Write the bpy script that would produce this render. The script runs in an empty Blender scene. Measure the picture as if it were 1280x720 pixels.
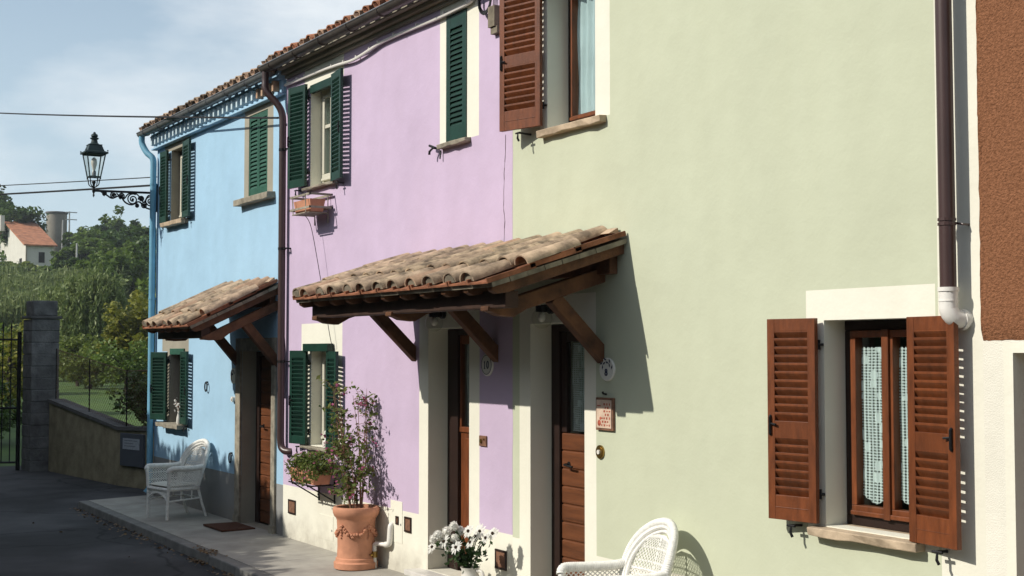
import bpy, bmesh, math, random
import numpy as np
from mathutils import Vector, Matrix
R = math.radians
rng = random.Random(7)
nrng = np.random.default_rng(11)
S = bpy.context.scene
COL = S.collection

# ---------------------------------------------------------------- camera, light, exposure
cd = bpy.data.cameras.new('camera'); cam = bpy.data.objects.new('camera', cd); COL.objects.link(cam)
cd.sensor_width = 36; cd.sensor_fit = 'HORIZONTAL'; cd.lens = 1700 / 1280 * 36
cd.clip_start = .05; cd.clip_end = 6000
PHI, PIT = R(31.0588), R(2.7279)
ax = Vector((-math.cos(PHI) * math.cos(PIT), math.sin(PHI) * math.cos(PIT), math.sin(PIT)))
rx = Vector((math.sin(PHI), math.cos(PHI), 0)); ux = rx.cross(ax)
m = Matrix((rx, ux, -ax)).transposed().to_4x4(); m.translation = Vector((0, -5.8754, 2.1))
cam.matrix_world = m
S.camera = cam
SUNV = Vector((.301, 1.189, -.900)).normalized()       # direction the light travels
SUN_EL = math.asin(-SUNV.z); SUN_AZ = math.atan2(-SUNV.x, -SUNV.y)
w = bpy.data.worlds.new('World'); S.world = w; w.use_nodes = True
nt = w.node_tree; nt.nodes.clear()
out = nt.nodes.new('ShaderNodeOutputWorld'); bg = nt.nodes.new('ShaderNodeBackground')
sky = nt.nodes.new('ShaderNodeTexSky'); sky.sky_type = 'NISHITA'; sky.sun_disc = False
sky.sun_elevation = SUN_EL; sky.sun_rotation = SUN_AZ
sky.air_density = 1.0; sky.dust_density = 1.0; sky.ozone_density = 1.5
tc = nt.nodes.new('ShaderNodeTexCoord'); mp = nt.nodes.new('ShaderNodeMapping'); mp.inputs['Scale'].default_value = (1, 1, 2.6)
nz = nt.nodes.new('ShaderNodeTexNoise'); nz.inputs['Scale'].default_value = 3.2; nz.inputs['Detail'].default_value = 7; nz.inputs['Roughness'].default_value = .55
cr = nt.nodes.new('ShaderNodeValToRGB'); cr.color_ramp.elements[0].position = .42; cr.color_ramp.elements[1].position = .68
cr.color_ramp.elements[1].color = (.85, .85, .85, 1)
mx = nt.nodes.new('ShaderNodeMixRGB'); mx.inputs[2].default_value = (9.0, 9.3, 9.5, 1)
hzm = nt.nodes.new('ShaderNodeMixRGB'); hzm.inputs[2].default_value = (5.7, 7.1, 8.0, 1)      # milky late-summer haze low in the sky
sep = nt.nodes.new('ShaderNodeSeparateXYZ'); mr = nt.nodes.new('ShaderNodeMapRange')
mr.inputs['From Min'].default_value = 0; mr.inputs['From Max'].default_value = .42; mr.inputs['To Min'].default_value = 1.; mr.inputs['To Max'].default_value = .05
L = nt.links.new
L(tc.outputs['Generated'], mp.inputs[0]); L(mp.outputs[0], nz.inputs[0]); L(nz.outputs[0], cr.inputs[0])
L(tc.outputs['Generated'], sep.inputs[0]); L(sep.outputs['Z'], mr.inputs['Value']); L(mr.outputs[0], hzm.inputs[0]); L(sky.outputs[0], hzm.inputs[1])
L(cr.outputs[0], mx.inputs[0]); L(hzm.outputs[0], mx.inputs[1]); L(mx.outputs[0], bg.inputs[0]); L(bg.outputs[0], out.inputs[0])
bg.inputs[1].default_value = .1
sd = bpy.data.lights.new('sun', 'SUN'); sd.energy = 4.1; sd.angle = R(.53); sd.color = (1, .94, .84)
sun = bpy.data.objects.new('sun', sd); COL.objects.link(sun); sun.rotation_euler = SUNV.to_track_quat('-Z', 'Y').to_euler(); sun.location = (-5, -10, 20)
S.view_settings.view_transform = 'Standard'; S.view_settings.look = 'None'; S.view_settings.exposure = 0.17; S.view_settings.gamma = 1
S.view_settings.use_curve_mapping = False
S.render.engine = 'CYCLES'
S.cycles.use_denoising = True
S.cycles.max_bounces = 8; S.cycles.transparent_max_bounces = 24; S.cycles.caustics_reflective = False; S.cycles.caustics_refractive = False

# ---------------------------------------------------------------- materials
def mat(name, col, rough=.8, var=.08, vscale=1.5, bump=0., bscale=60., col2=None, spec=.3, metal=0., stretch=(1, 1, 1), detail=5, coat=0., bdist=.01, contrast=(.3, .7), island=0.):
    """colour varied by two octaves of noise in object space, optional bump"""
    M = bpy.data.materials.new(name); M.use_nodes = True; n = M.node_tree; b = n.nodes['Principled BSDF']
    l = n.links.new
    t = n.nodes.new('ShaderNodeTexCoord'); mp = n.nodes.new('ShaderNodeMapping'); mp.inputs['Scale'].default_value = stretch
    l(t.outputs['Object'], mp.inputs[0])
    a = n.nodes.new('ShaderNodeTexNoise'); a.inputs['Scale'].default_value = vscale; a.inputs['Detail'].default_value = detail; a.inputs['Roughness'].default_value = .6
    l(mp.outputs[0], a.inputs[0])
    r = n.nodes.new('ShaderNodeValToRGB')
    c2 = col2 if col2 else tuple(c * (1 - 2 * var) for c in col)
    r.color_ramp.elements[0].position, r.color_ramp.elements[1].position = contrast
    r.color_ramp.elements[0].color = (*c2, 1)
    r.color_ramp.elements[1].color = (*(col if col2 else tuple(min(1, c * (1 + var)) for c in col)), 1)
    l(a.outputs[0], r.inputs[0]); l(r.outputs[0], b.inputs['Base Color'])
    b.inputs['Roughness'].default_value = rough; b.inputs['Metallic'].default_value = metal
    b.inputs['Specular IOR Level'].default_value = spec
    if island:
        gi = n.nodes.new('ShaderNodeNewGeometry'); mr = n.nodes.new('ShaderNodeMapRange'); mr.inputs['To Min'].default_value = 1 - island; mr.inputs['To Max'].default_value = 1 + island
        l(gi.outputs['Random Per Island'], mr.inputs['Value']); hs = n.nodes.new('ShaderNodeHueSaturation'); l(mr.outputs[0], hs.inputs['Value']); l(r.outputs[0], hs.inputs['Color']); l(hs.outputs[0], b.inputs['Base Color'])
    if coat: b.inputs['Coat Weight'].default_value = coat
    if bump:
        bn = n.nodes.new('ShaderNodeTexNoise'); bn.inputs['Scale'].default_value = bscale; bn.inputs['Detail'].default_value = 4
        l(mp.outputs[0], bn.inputs[0])
        bp = n.nodes.new('ShaderNodeBump'); bp.inputs['Strength'].default_value = bump; bp.inputs['Distance'].default_value = bdist
        l(bn.outputs[0], bp.inputs['Height']); l(bp.outputs[0], b.inputs['Normal'])
    return M

def plaster(name, col, var=.05, bump=.25, bscale=45., coarse=False):
    M = mat(name, col, .92, var, 1.1, bump, bscale, spec=.15, detail=8, bdist=.004 if not coarse else .02)
    # a second layer: faint vertical rain streaks and soft blotches of the paint itself
    n = M.node_tree; b = n.nodes['Principled BSDF']; l = n.links.new
    t = n.nodes.new('ShaderNodeTexCoord'); mp = n.nodes.new('ShaderNodeMapping'); mp.inputs['Scale'].default_value = (2.1, 2.1, .8)
    s = n.nodes.new('ShaderNodeTexNoise'); s.inputs['Scale'].default_value = 2.; s.inputs['Detail'].default_value = 6
    r = n.nodes.new('ShaderNodeValToRGB'); r.color_ramp.elements[0].position = .32; r.color_ramp.elements[1].position = .66
    r.color_ramp.elements[0].color = (.965, .963, .955, 1); r.color_ramp.elements[1].color = (1, 1, 1, 1)
    mm = n.nodes.new('ShaderNodeMixRGB'); mm.blend_type = 'MULTIPLY'; mm.inputs[0].default_value = 1
    src = b.inputs['Base Color'].links[0].from_socket
    l(t.outputs['Object'], mp.inputs[0]); l(mp.outputs[0], s.inputs[0]); l(s.outputs[0], r.inputs[0])
    l(src, mm.inputs[1]); l(r.outputs[0], mm.inputs[2]); l(mm.outputs[0], b.inputs['Base Color'])
    tb = n.nodes.new('ShaderNodeTexNoise'); tb.inputs['Scale'].default_value = 5.5; tb.inputs['Detail'].default_value = 3
    bp2 = n.nodes.new('ShaderNodeBump'); bp2.inputs['Strength'].default_value = .5; bp2.inputs['Distance'].default_value = .012
    l(t.outputs['Object'], tb.inputs[0]); l(tb.outputs[0], bp2.inputs['Height'])
    if b.inputs['Normal'].links: l(bp2.outputs[0], b.inputs['Normal'].links[0].from_node.inputs['Normal'])
    # old damp and splash marks: irregular patches, strongest in the lowest half metre
    po = n.nodes.new('ShaderNodeNewGeometry'); sx = n.nodes.new('ShaderNodeSeparateXYZ'); l(po.outputs['Position'], sx.inputs[0])
    lo = n.nodes.new('ShaderNodeMapRange'); lo.inputs['From Min'].default_value = .55; lo.inputs['From Max'].default_value = 0; l(sx.outputs['Z'], lo.inputs['Value'])
    dn = n.nodes.new('ShaderNodeTexNoise'); dn.inputs['Scale'].default_value = 4.; dn.inputs['Detail'].default_value = 9; dn.inputs['Roughness'].default_value = .7; l(t.outputs['Object'], dn.inputs[0])
    dm = n.nodes.new('ShaderNodeMath'); dm.operation = 'MULTIPLY'; l(lo.outputs[0], dm.inputs[0]); l(dn.outputs[0], dm.inputs[1])
    dr = n.nodes.new('ShaderNodeMapRange'); dr.inputs['From Min'].default_value = .22; dr.inputs['From Max'].default_value = .62; dr.inputs['To Max'].default_value = .55; l(dm.outputs[0], dr.inputs['Value'])
    dx_ = n.nodes.new('ShaderNodeMixRGB'); dx_.inputs[2].default_value = (.24, .21, .17, 1); l(dr.outputs[0], dx_.inputs[0]); l(mm.outputs[0], dx_.inputs[1]); l(dx_.outputs[0], b.inputs['Base Color'])
    return M

def leaf_mat(name, c1, c2, trans=.35, rough=.5):
    M = bpy.data.materials.new(name); M.use_nodes = True; n = M.node_tree; n.nodes.clear(); l = n.links.new
    o = n.nodes.new('ShaderNodeOutputMaterial'); g = n.nodes.new('ShaderNodeNewGeometry')
    r = n.nodes.new('ShaderNodeValToRGB'); r.color_ramp.elements[0].color = (*c1, 1); r.color_ramp.elements[1].color = (*c2, 1)
    l(g.outputs['Random Per Island'], r.inputs[0])
    d = n.nodes.new('ShaderNodeBsdfPrincipled'); d.inputs['Roughness'].default_value = rough; d.inputs['Specular IOR Level'].default_value = .25
    tr = n.nodes.new('ShaderNodeBsdfTranslucent'); mx = n.nodes.new('ShaderNodeMixShader'); mx.inputs[0].default_value = trans
    l(r.outputs[0], d.inputs['Base Color']); l(r.outputs[0], tr.inputs[0]); l(d.outputs[0], mx.inputs[1]); l(tr.outputs[0], mx.inputs[2]); l(mx.outputs[0], o.inputs[0])
    return M

def glass_mat(name, tint=(.9, .95, .95), refl=1.):
    M = bpy.data.materials.new(name); M.use_nodes = True; n = M.node_tree; n.nodes.clear(); l = n.links.new
    o = n.nodes.new('ShaderNodeOutputMaterial'); f = n.nodes.new('ShaderNodeFresnel'); ior = 1.5 if refl >= 1 else 1.18
    gm = n.nodes.new('ShaderNodeNewGeometry'); mr = n.nodes.new('ShaderNodeMapRange'); mr.inputs['To Min'].default_value = ior; mr.inputs['To Max'].default_value = 1 / ior
    l(gm.outputs['Backfacing'], mr.inputs['Value']); l(mr.outputs[0], f.inputs[0])
    t = n.nodes.new('ShaderNodeBsdfTransparent'); t.inputs[0].default_value = (*tint, 1)
    g = n.nodes.new('ShaderNodeBsdfGlossy'); g.inputs['Roughness'].default_value = .01
    mx = n.nodes.new('ShaderNodeMixShader'); l(f.outputs[0], mx.inputs[0]); l(t.outputs[0], mx.inputs[1]); l(g.outputs[0], mx.inputs[2]); l(mx.outputs[0], o.inputs[0])
    return M

def lace_mat(name, col=(.84, .86, .82), density=.66, mesh=112, flowers=10):
    """open net with denser flower motifs: transparent where the thread is missing"""
    M = bpy.data.materials.new(name); M.use_nodes = True; n = M.node_tree; n.nodes.clear(); l = n.links.new
    o = n.nodes.new('ShaderNodeOutputMaterial'); t = n.nodes.new('ShaderNodeTexCoord')
    v = n.nodes.new('ShaderNodeTexVoronoi'); v.inputs['Scale'].default_value = flowers; l(t.outputs['Object'], v.inputs[0])
    lt = n.nodes.new('ShaderNodeMath'); lt.operation = 'LESS_THAN'; lt.inputs[1].default_value = .31; l(v.outputs['Distance'], lt.inputs[0])
    def wave(axis):
        q = n.nodes.new('ShaderNodeTexWave'); q.wave_type = 'BANDS'; q.bands_direction = axis; q.inputs['Scale'].default_value = mesh / 6.28; q.inputs['Distortion'].default_value = .6
        l(t.outputs['Object'], q.inputs[0])
        g = n.nodes.new('ShaderNodeMath'); g.operation = 'GREATER_THAN'; g.inputs[1].default_value = 1 - density * .6; l(q.outputs['Fac'], g.inputs[0]); return g
    a, b = wave('X'), wave('Z')
    m1 = n.nodes.new('ShaderNodeMath'); m1.operation = 'MAXIMUM'; l(a.outputs[0], m1.inputs[0]); l(b.outputs[0], m1.inputs[1])
    m2 = n.nodes.new('ShaderNodeMath'); m2.operation = 'MAXIMUM'; l(m1.outputs[0], m2.inputs[0]); l(lt.outputs[0], m2.inputs[1])
    m3 = n.nodes.new('ShaderNodeMath'); m3.operation = 'MULTIPLY'; m3.inputs[1].default_value = .9; l(m2.outputs[0], m3.inputs[0])
    d = n.nodes.new('ShaderNodeBsdfDiffuse'); d.inputs[0].default_value = (*col, 1); tr = n.nodes.new('ShaderNodeBsdfTransparent')
    mx = n.nodes.new('ShaderNodeMixShader'); l(m3.outputs[0], mx.inputs[0]); l(tr.outputs[0], mx.inputs[1]); l(d.outputs[0], mx.inputs[2]); l(mx.outputs[0], o.inputs[0])
    return M

M = {}
M['blue'] = plaster('blue_plaster', (.345, .535, .695))
M['dentil'] = plaster('dentil_sunlit_blue', (.52, .64, .70))  # paler than the wall: sun on the brick ends put into the colour
M['lilac'] = plaster('lilac_plaster', (.535, .43, .575))
M['green'] = plaster('sage_plaster', (.515, .545, .41), .03)
M['cream'] = plaster('cream_plaster', (.75, .735, .63), .03)
M['greyplinth'] = plaster('grey_plinth_paint', (.27, .275, .27))
M['greytrim'] = plaster('grey_stone_paint', (.33, .31, .25), .1)
M['white_rough'] = plaster('rough_white_stucco', (.74, .72, .63), .05, .25, 120, True)
M['stucco'] = mat('brown_roughcast', (.265, .12, .062), .95, .1, 60, .8, 95, col2=(.16, .07, .035), bdist=.015, spec=.1, detail=6, contrast=(.34, .6))
M['dark'] = mat('dark_interior', (.02, .018, .016), .9, .1)
M['room'] = mat('room_plaster', (.18, .17, .15), .9, .1)
M['greenpaint'] = mat('green_shutter_paint', (.008, .040, .027), .42, .14, 6, .12, 90, spec=.42, island=.14)
M['greenfaded'] = mat('faded_green_shutter_paint', (.03, .10, .068), .5, .12, 8, .1, 90)
M['brownwood'] = mat('varnished_brown_wood', (.155, .044, .013), .45, .2, 5, .2, 60, spec=.4, stretch=(5, 5, 1.2), island=.16, detail=8)
M['doorwood'] = mat('door_wood', (.135, .046, .017), .5, .22, 4, .25, 40, stretch=(.7, 4, 6), island=.1, detail=8)
M['oldwood'] = mat('canopy_timber', (.12, .052, .024), .75, .3, 3, .35, 30, stretch=(2, 2, 2))
M['darkwood'] = mat('shaded_timber', (.045, .022, .014), .75, .3, 3, .3, 30)  # timber with the canopy's shade in its colour; the wall crack borrows it
M['frame_dark'] = mat('dark_brown_frame', (.022, .010, .007), .5, .15, 5)  # dark brown, taken near black to carry the doorway shade
M['whitewood'] = mat('cream_window_paint', (.55, .53, .44), .5, .05)
M['stone'] = mat('sill_stone', (.46, .36, .25), .85, .2, 9, .5, 40, detail=8, bdist=.006)
M['greystone'] = mat('grey_sill_stone', (.30, .27, .21), .88, .22, 9, .5, 40)
M['marble'] = mat('white_marble', (.62, .60, .56), .4, .08, 6)
M['terracotta'] = mat('terracotta_pot', (.56, .265, .16), .85, .14, 5, .15, 60, detail=7)
M['tile'] = mat('aged_roof_tile', (.46, .34, .235), .92, .1, 7, .6, 40, col2=(.16, .12, .085), detail=8, bdist=.008, contrast=(.34, .62), island=.2)
M['tile2'] = mat('orange_roof_tile', (.45, .30, .20), .92, .1, 7, .6, 40, col2=(.20, .13, .085), detail=8, bdist=.008, contrast=(.3, .6), island=.2)
M['tile3'] = mat('lichen_roof_tile', (.42, .32, .215), .92, .1, 11, .6, 40, col2=(.13, .10, .07), detail=8, bdist=.008, contrast=(.36, .6), island=.2)
M['redpan'] = mat('red_pan_tile', (.31, .125, .065), .88, .3, 6, .3, 40)
M['roofdark'] = mat('weathered_roof_tile', (.20, .125, .075), .92, .1, 5, .5, 30, col2=(.07, .055, .04), detail=8)
M['planella'] = mat('grey_clay_board', (.22, .19, .14), .9, .25, 7, .3, 30)
M['gutter'] = mat('grey_brown_gutter', (.10, .085, .075), .4, .15, 4, metal=.4)
M['gutter_edge'] = mat('zinc_gutter', (.23, .24, .25), .4, .15, 4, metal=.5)
M['pipebrown'] = mat('brown_downpipe_paint', (.055, .030, .028), .38, .1, 3, spec=.5)
M['pipeblue'] = mat('blue_downpipe_paint', (.16, .38, .52), .45, .1, 3, spec=.4)
M['pvc'] = mat('white_pipe', (.75, .73, .68), .4, .04, 4, spec=.5)
M['iron'] = mat('black_iron', (.014, .014, .015), .5, .2, 8, metal=.3)
M['lampgreen'] = mat('lantern_metal', (.03, .05, .05), .45, .2, 8, metal=.3)
M['brass'] = mat('brass', (.45, .29, .09), .3, .15, 10, metal=.9)
M['glass'] = glass_mat('window_glass')
M['clearglass'] = glass_mat('lamp_glass', (.93, .94, .92), .5)
M['lace'] = lace_mat('lace_curtain')
M['lacefine'] = lace_mat('net_curtain', (.6, .66, .62), .7, 110, 14)
M['curtain'] = mat('pale_curtain', (.66, .73, .74), .9, .06, 4)
M['white'] = mat('white_enamel', (.75, .75, .74), .35, .03)
M['ceramic'] = mat('white_ceramic', (.70, .68, .62), .3, .04, spec=.5)
M['wicker'] = mat('white_wicker', (.80, .79, .74), .55, .09, 30, .3, 140)
M['cushion'] = mat('cushion_cloth', (.62, .60, .53), .9, .05, 20, .3, 200)
M['tile_glaze'] = mat('cream_pink_glaze', (.62, .47, .36), .45, .12, 14)
M['ink'] = mat('dark_blue_ink', (.02, .025, .06), .5, .05)
M['red'] = mat('red_glaze', (.42, .10, .06), .5, .25, 40)
M['asphalt'] = mat('asphalt', (.060, .060, .062), .93, .1, 2.2, .5, 160, col2=(.036, .036, .038), detail=9, bdist=.006)
M['paving'] = mat('concrete_paving', (.40, .38, .33), .92, .1, 3, .35, 60, col2=(.27, .255, .225), detail=9, bdist=.004)
M['kerb'] = mat('kerb_stone', (.2, .195, .18), .92, .15, 5, .6, 30)
M['mat'] = mat('doormat_coir', (.10, .042, .024), 1., .2, 60, .8, 200)
M['tufa'] = mat('tufa_block_wall', (.33, .28, .18), .95, .18, 4, .6, 25, detail=8, bdist=.01)
M['block'] = mat('grey_block', (.17, .165, .16), .95, .22, 5, .9, 25, detail=8, bdist=.015, island=.14)
M['coping'] = mat('grey_coping', (.13, .125, .12), .95, .15, 6, .4, 30)
M['meter'] = mat('grey_meter_box', (.10, .11, .13), .5, .06)
M['paper'] = mat('pale_notice', (.45, .48, .52), .6, .1, 30)
M['rust'] = mat('rusty_plate', (.20, .10, .06), .75, .25, 25)
M['cable'] = mat('black_cable', (.015, .015, .017), .6, .1)
M['petal'] = leaf_mat('white_petal', (.82, .82, .77), (.90, .90, .86), .45)
M['pink'] = leaf_mat('pink_petal', (.36, .07, .17), (.55, .17, .30), .3)
M['leaf'] = leaf_mat('shrub_leaf', (.06, .115, .022), (.22, .25, .07), .45)
M['leafdark'] = leaf_mat('dark_leaf', (.018, .045, .014), (.05, .10, .03), .3)
M['stem'] = mat('plant_stem', (.24, .12, .08), .8, .2, 10)
M['soil'] = mat('soil', (.05, .032, .02), 1., .2, 20, .6, 40)
M['bark'] = mat('bark', (.075, .06, .045), .95, .25, 4, .5, 12)
M['lawn'] = mat('ground_grass', (.085, .145, .03), .95, .1, .35, .5, 6, col2=(.04, .08, .018), detail=9)
M['farwall'] = plaster('far_house_wall', (.60, .58, .52))
M['farroof'] = mat('far_house_roof', (.40, .175, .095), .9, .22, 1.2)
M['concrete'] = mat('tower_concrete', (.24, .22, .185), .9, .14, .5)
M['pole'] = mat('pole_concrete', (.42, .42, .40), .8, .05)
M['t_dark'] = leaf_mat('tree_leaf_dark', (.036, .072, .014), (.09, .15, .028), .25)
M['t_mid'] = leaf_mat('tree_leaf_mid', (.065, .115, .018), (.155, .22, .04), .3)
M['t_olive'] = leaf_mat('tree_leaf_olive', (.095, .14, .026), (.21, .25, .055), .3)
M['t_yel'] = leaf_mat('tree_leaf_yellow', (.13, .15, .02), (.28, .27, .045), .35)
M['t_willow'] = leaf_mat('willow_leaf', (.11, .155, .045), (.23, .28, .10), .35)
M['t_reed'] = leaf_mat('reed_leaf', (.10, .145, .04), (.24, .28, .11), .3)

# ---------------------------------------------------------------- mesh helpers
class MB:
    def __init__(s): s.v = []; s.f = []; s.m = []
    def add(s, vs, fs, mi=0):
        o = len(s.v); s.v += [tuple(p) for p in vs]; s.f += [tuple(i + o for i in f) for f in fs]; s.m += [mi] * len(fs); return s
    def box(s, x0, x1, y0, y1, z0, z1, mi=0, T=None):
        vs = [(x, y, z) for z in (z0, z1) for y in (y0, y1) for x in (x0, x1)]
        if T: vs = [T @ Vector(p) for p in vs]
        return s.add(vs, [(0, 2, 3, 1), (4, 5, 7, 6), (0, 1, 5, 4), (2, 6, 7, 3), (0, 4, 6, 2), (1, 3, 7, 5)], mi)
    def quad(s, a, b, c, d, mi=0): return s.add([a, b, c, d], [(0, 1, 2, 3)], mi)
    def prism(s, poly, fn0, fn1, mi=0):
        """poly: 2d outline; fn0/fn1 map (a,b) to the near and the far 3d point"""
        n = len(poly); vs = [fn0(*p) for p in poly] + [fn1(*p) for p in poly]
        return s.add(vs, [tuple(range(n))[::-1], tuple(range(n, 2 * n))] + [(i, (i + 1) % n, n + (i + 1) % n, n + i) for i in range(n)], mi)
    def tube(s, pts, r, n=8, mi=0, cap=True, rfn=None):
        pts = [Vector(p) for p in pts]; k = len(pts)
        rr = [rfn(i / (k - 1)) for i in range(k)] if rfn else ([r] * k if not hasattr(r, '__len__') else r)
        t0 = (pts[1] - pts[0]).normalized(); a = Vector((0, 0, 1)) if abs(t0.z) < .9 else Vector((1, 0, 0))
        u = t0.cross(a).normalized(); vs = []
        for i, p in enumerate(pts):
            t = (pts[min(i + 1, k - 1)] - pts[max(i - 1, 0)]).normalized()
            u = (u - t * u.dot(t)).normalized(); v = t.cross(u)
            for j in range(n):
                g = 2 * math.pi * j / n; vs.append(p + (u * math.cos(g) + v * math.sin(g)) * rr[i])
        fs = [(i * n + j, i * n + (j + 1) % n, (i + 1) * n + (j + 1) % n, (i + 1) * n + j) for i in range(k - 1) for j in range(n)]
        if cap: fs += [tuple(range(n))[::-1], tuple(range((k - 1) * n, k * n))]
        return s.add(vs, fs, mi)
    def lathe(s, prof, c=(0, 0, 0), n=24, mi=0):
        vs = []; 
        for r, z in prof:
            for j in range(n): g = 2 * math.pi * j / n; vs.append((c[0] + r * math.cos(g), c[1] + r * math.sin(g), c[2] + z))
        k = len(prof)
        fs = [(i * n + j, i * n + (j + 1) % n, (i + 1) * n + (j + 1) % n, (i + 1) * n + j) for i in range(k - 1) for j in range(n)]
        fs += [tuple(range(n))[::-1], tuple(range((k - 1) * n, k * n))]
        return s.add(vs, fs, mi)
    def ball(s, c, r, n=10, mi=0, sq=(1, 1, 1)):
        vs = []; k = max(4, n // 2 + 1)
        for i in range(k + 1):
            a = math.pi * i / k - math.pi / 2
            rr = max(math.cos(a), .02)
            for j in range(n): g = 2 * math.pi * j / n; vs.append((c[0] + r * sq[0] * rr * math.cos(g), c[1] + r * sq[1] * rr * math.sin(g), c[2] + r * sq[2] * math.sin(a)))
        fs = [(i * n + j, i * n + (j + 1) % n, (i + 1) * n + (j + 1) % n, (i + 1) * n + j) for i in range(k) for j in range(n)]
        fs += [tuple(range(n))[::-1], tuple(range(k * n, (k + 1) * n))]
        return s.add(vs, fs, mi)

def leaves(pts, size, jit=.4, aspect=1.6, up=.35, rg=None, droop=0.):
    """numpy: one rhombus leaf per point -> verts (4n,3)"""
    rg = rg or nrng; pts = np.asarray(pts, float); n = len(pts)
    nr = rg.normal(size=(n, 3)); nr[:, 2] = np.abs(nr[:, 2]) + up; nr /= np.linalg.norm(nr, axis=1)[:, None]
    a = rg.normal(size=(n, 3)); a[:, 2] -= droop; a -= nr * (a * nr).sum(1)[:, None]; a /= np.linalg.norm(a, axis=1)[:, None]
    b = np.cross(nr, a); sz = (size * (1 + jit * rg.uniform(-1, 1, n)))[:, None]
    v = np.stack([pts - a * sz * .5, pts + b * sz * .5 / aspect, pts + a * sz * .5, pts - b * sz * .5 / aspect], 1).reshape(-1, 3)
    return v

def np_mesh(name, v, nq_mats):
    """quads from a flat vertex array; nq_mats = list of (count, material)"""
    me = bpy.data.meshes.new(name); n = len(v) // 4
    me.vertices.add(len(v)); me.vertices.foreach_set('co', np.asarray(v, np.float32).ravel())
    me.loops.add(4 * n); me.loops.foreach_set('vertex_index', np.arange(4 * n, dtype=np.int32))
    me.polygons.add(n); me.polygons.foreach_set('loop_start', np.arange(0, 4 * n, 4, dtype=np.int32)); me.polygons.foreach_set('loop_total', np.full(n, 4, np.int32))
    mi = []
    for k, (c, mm) in enumerate(nq_mats): me.materials.append(mm); mi += [k] * c
    me.polygons.foreach_set('material_index', np.array(mi, np.int32)); me.update(); me.validate()
    return me

def root_loc(o):
    while o.parent: o = o.parent
    return Vector(o.location)

def link(name, me, parent=None):
    o = bpy.data.objects.new(name, me); COL.objects.link(o)
    if parent: o.parent = parent
    return o

def to_mesh(name, mb, mats, off, smooth=False, bevel=0.):
    me = bpy.data.meshes.new(name); me.from_pydata([tuple(Vector(p) - off) for p in mb.v], [], mb.f)
    for k in (mats if isinstance(mats, (list, tuple)) else [mats]): me.materials.append(M[k])
    me.polygons.foreach_set('material_index', mb.m)
    if smooth: me.polygons.foreach_set('use_smooth', [True] * len(mb.f))
    me.update()
    bm = bmesh.new(); bm.from_mesh(me); bmesh.ops.recalc_face_normals(bm, faces=bm.faces); bm.to_mesh(me); bm.free()
    return me

def part(name, mb, mats, parent, label=None, smooth=False, bevel=0.):
    """a part (or sub-part) given in world coordinates, stored relative to its thing's base"""
    o = link(name, to_mesh(name, mb, mats, root_loc(parent), smooth), parent)
    if smooth: auto(o)
    if bevel: bev(o, bevel)
    if label: o['label'] = label
    return o

def auto(o, ang=40):
    try:
        o.data.set_sharp_from_angle(angle=R(ang))
    except Exception: pass

def bev(o, wdt):
    b = o.modifiers.new('bevel', 'BEVEL'); b.width = wdt; b.segments = 2; b.limit_method = 'ANGLE'; b.angle_limit = R(50)

def tag(o, label, cat, group=None, kind=None):
    if label: o['label'] = label
    if cat: o['category'] = cat
    if group: o['group'] = group
    if kind: o['kind'] = kind
    return o

def thing(name, loc, label, cat, group=None):
    o = bpy.data.objects.new(name, None); COL.objects.link(o); o.location = loc; o.empty_display_size = .1
    return tag(o, label, cat, group)

def solo(name, mb, mats, label=None, cat=None, group=None, kind=None, smooth=False, bevel=0.):
    a = np.array(mb.v); off = Vector(((a[:, 0].min() + a[:, 0].max()) / 2, (a[:, 1].min() + a[:, 1].max()) / 2, a[:, 2].min()))
    o = link(name, to_mesh(name, mb, mats, off, smooth)); o.location = off
    if smooth: auto(o)
    if bevel: bev(o, bevel)
    return tag(o, label, cat, group, kind)

def dup(root, loc, rz=0, label=None, scale=None):
    r = root.copy(); COL.objects.link(r); r.location = loc; r.rotation_euler = (0, 0, rz)
    if scale: r.scale = scale
    if label: r['label'] = label
    for ch in list(root.children):
        c = ch.copy(); COL.objects.link(c); c.parent = r
        for g in list(ch.children):
            d = g.copy(); COL.objects.link(d); d.parent = c
    return r

def arc(c, r, a0, a1, n, plane='yz'):
    o = []
    for i in range(n + 1):
        a = R(a0 + (a1 - a0) * i / n); p, q = r * math.cos(a), r * math.sin(a)
        o.append({'yz': (c[0], c[1] + p, c[2] + q), 'xz': (c[0] + p, c[1], c[2] + q), 'xy': (c[0] + p, c[1] + q, c[2])}[plane])
    return o

def smooth_path(pts, k=6):
    P = [Vector(p) for p in pts]; o = []
    for i in range(len(P) - 1):
        a, b, c, d = P[max(i - 1, 0)], P[i], P[i + 1], P[min(i + 2, len(P) - 1)]
        for j in range(k):
            t = j / k; o.append(.5 * ((2 * b) + (c - a) * t + (2 * a - 5 * b + 4 * c - d) * t * t + (3 * b - a - 3 * c + d) * t ** 3))
    return o + [P[-1]]

# ---------------------------------------------------------------- ground, road, pavement
def hz(x, y):
    """terrain height: level at the street, a garden beyond the wall, then the hillside"""
    d = -x
    z = -.16
    if d > 30: z += .55 * min(1, (d - 30) / 40)
    if d > 84:
        t = min(1, (d - 84) / 130); z += 13.6 * (t * t * (3 - 2 * t)) * .55 + 13.6 * t * .45
    if d > 214: z += min(9, (d - 214) * .12)
    if y > 20: z += min(4, (y - 20) * .02)
    return z
mb = MB()
xs = [-4000, -1500, -700, -420, -320, -280] + [-260 + 8 * i for i in range(26)] + [-52, -44, -36, -32, -28.5, -20, -10, 0, 15, 60, 300, 1500, 4000]
ys = [-4000, -1500, -500, -150, -60, -30, -12, -4, 3, 8, 14, 20, 28, 36, 44, 52, 60, 75, 100, 160, 400, 1500, 4000]
for y in ys:
    for x in xs:
        mb.v.append((x, y, hz(x, y) + (.35 * math.sin(x * .21 + y * .13) if x < -90 else 0)))
n = len(xs)
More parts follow.
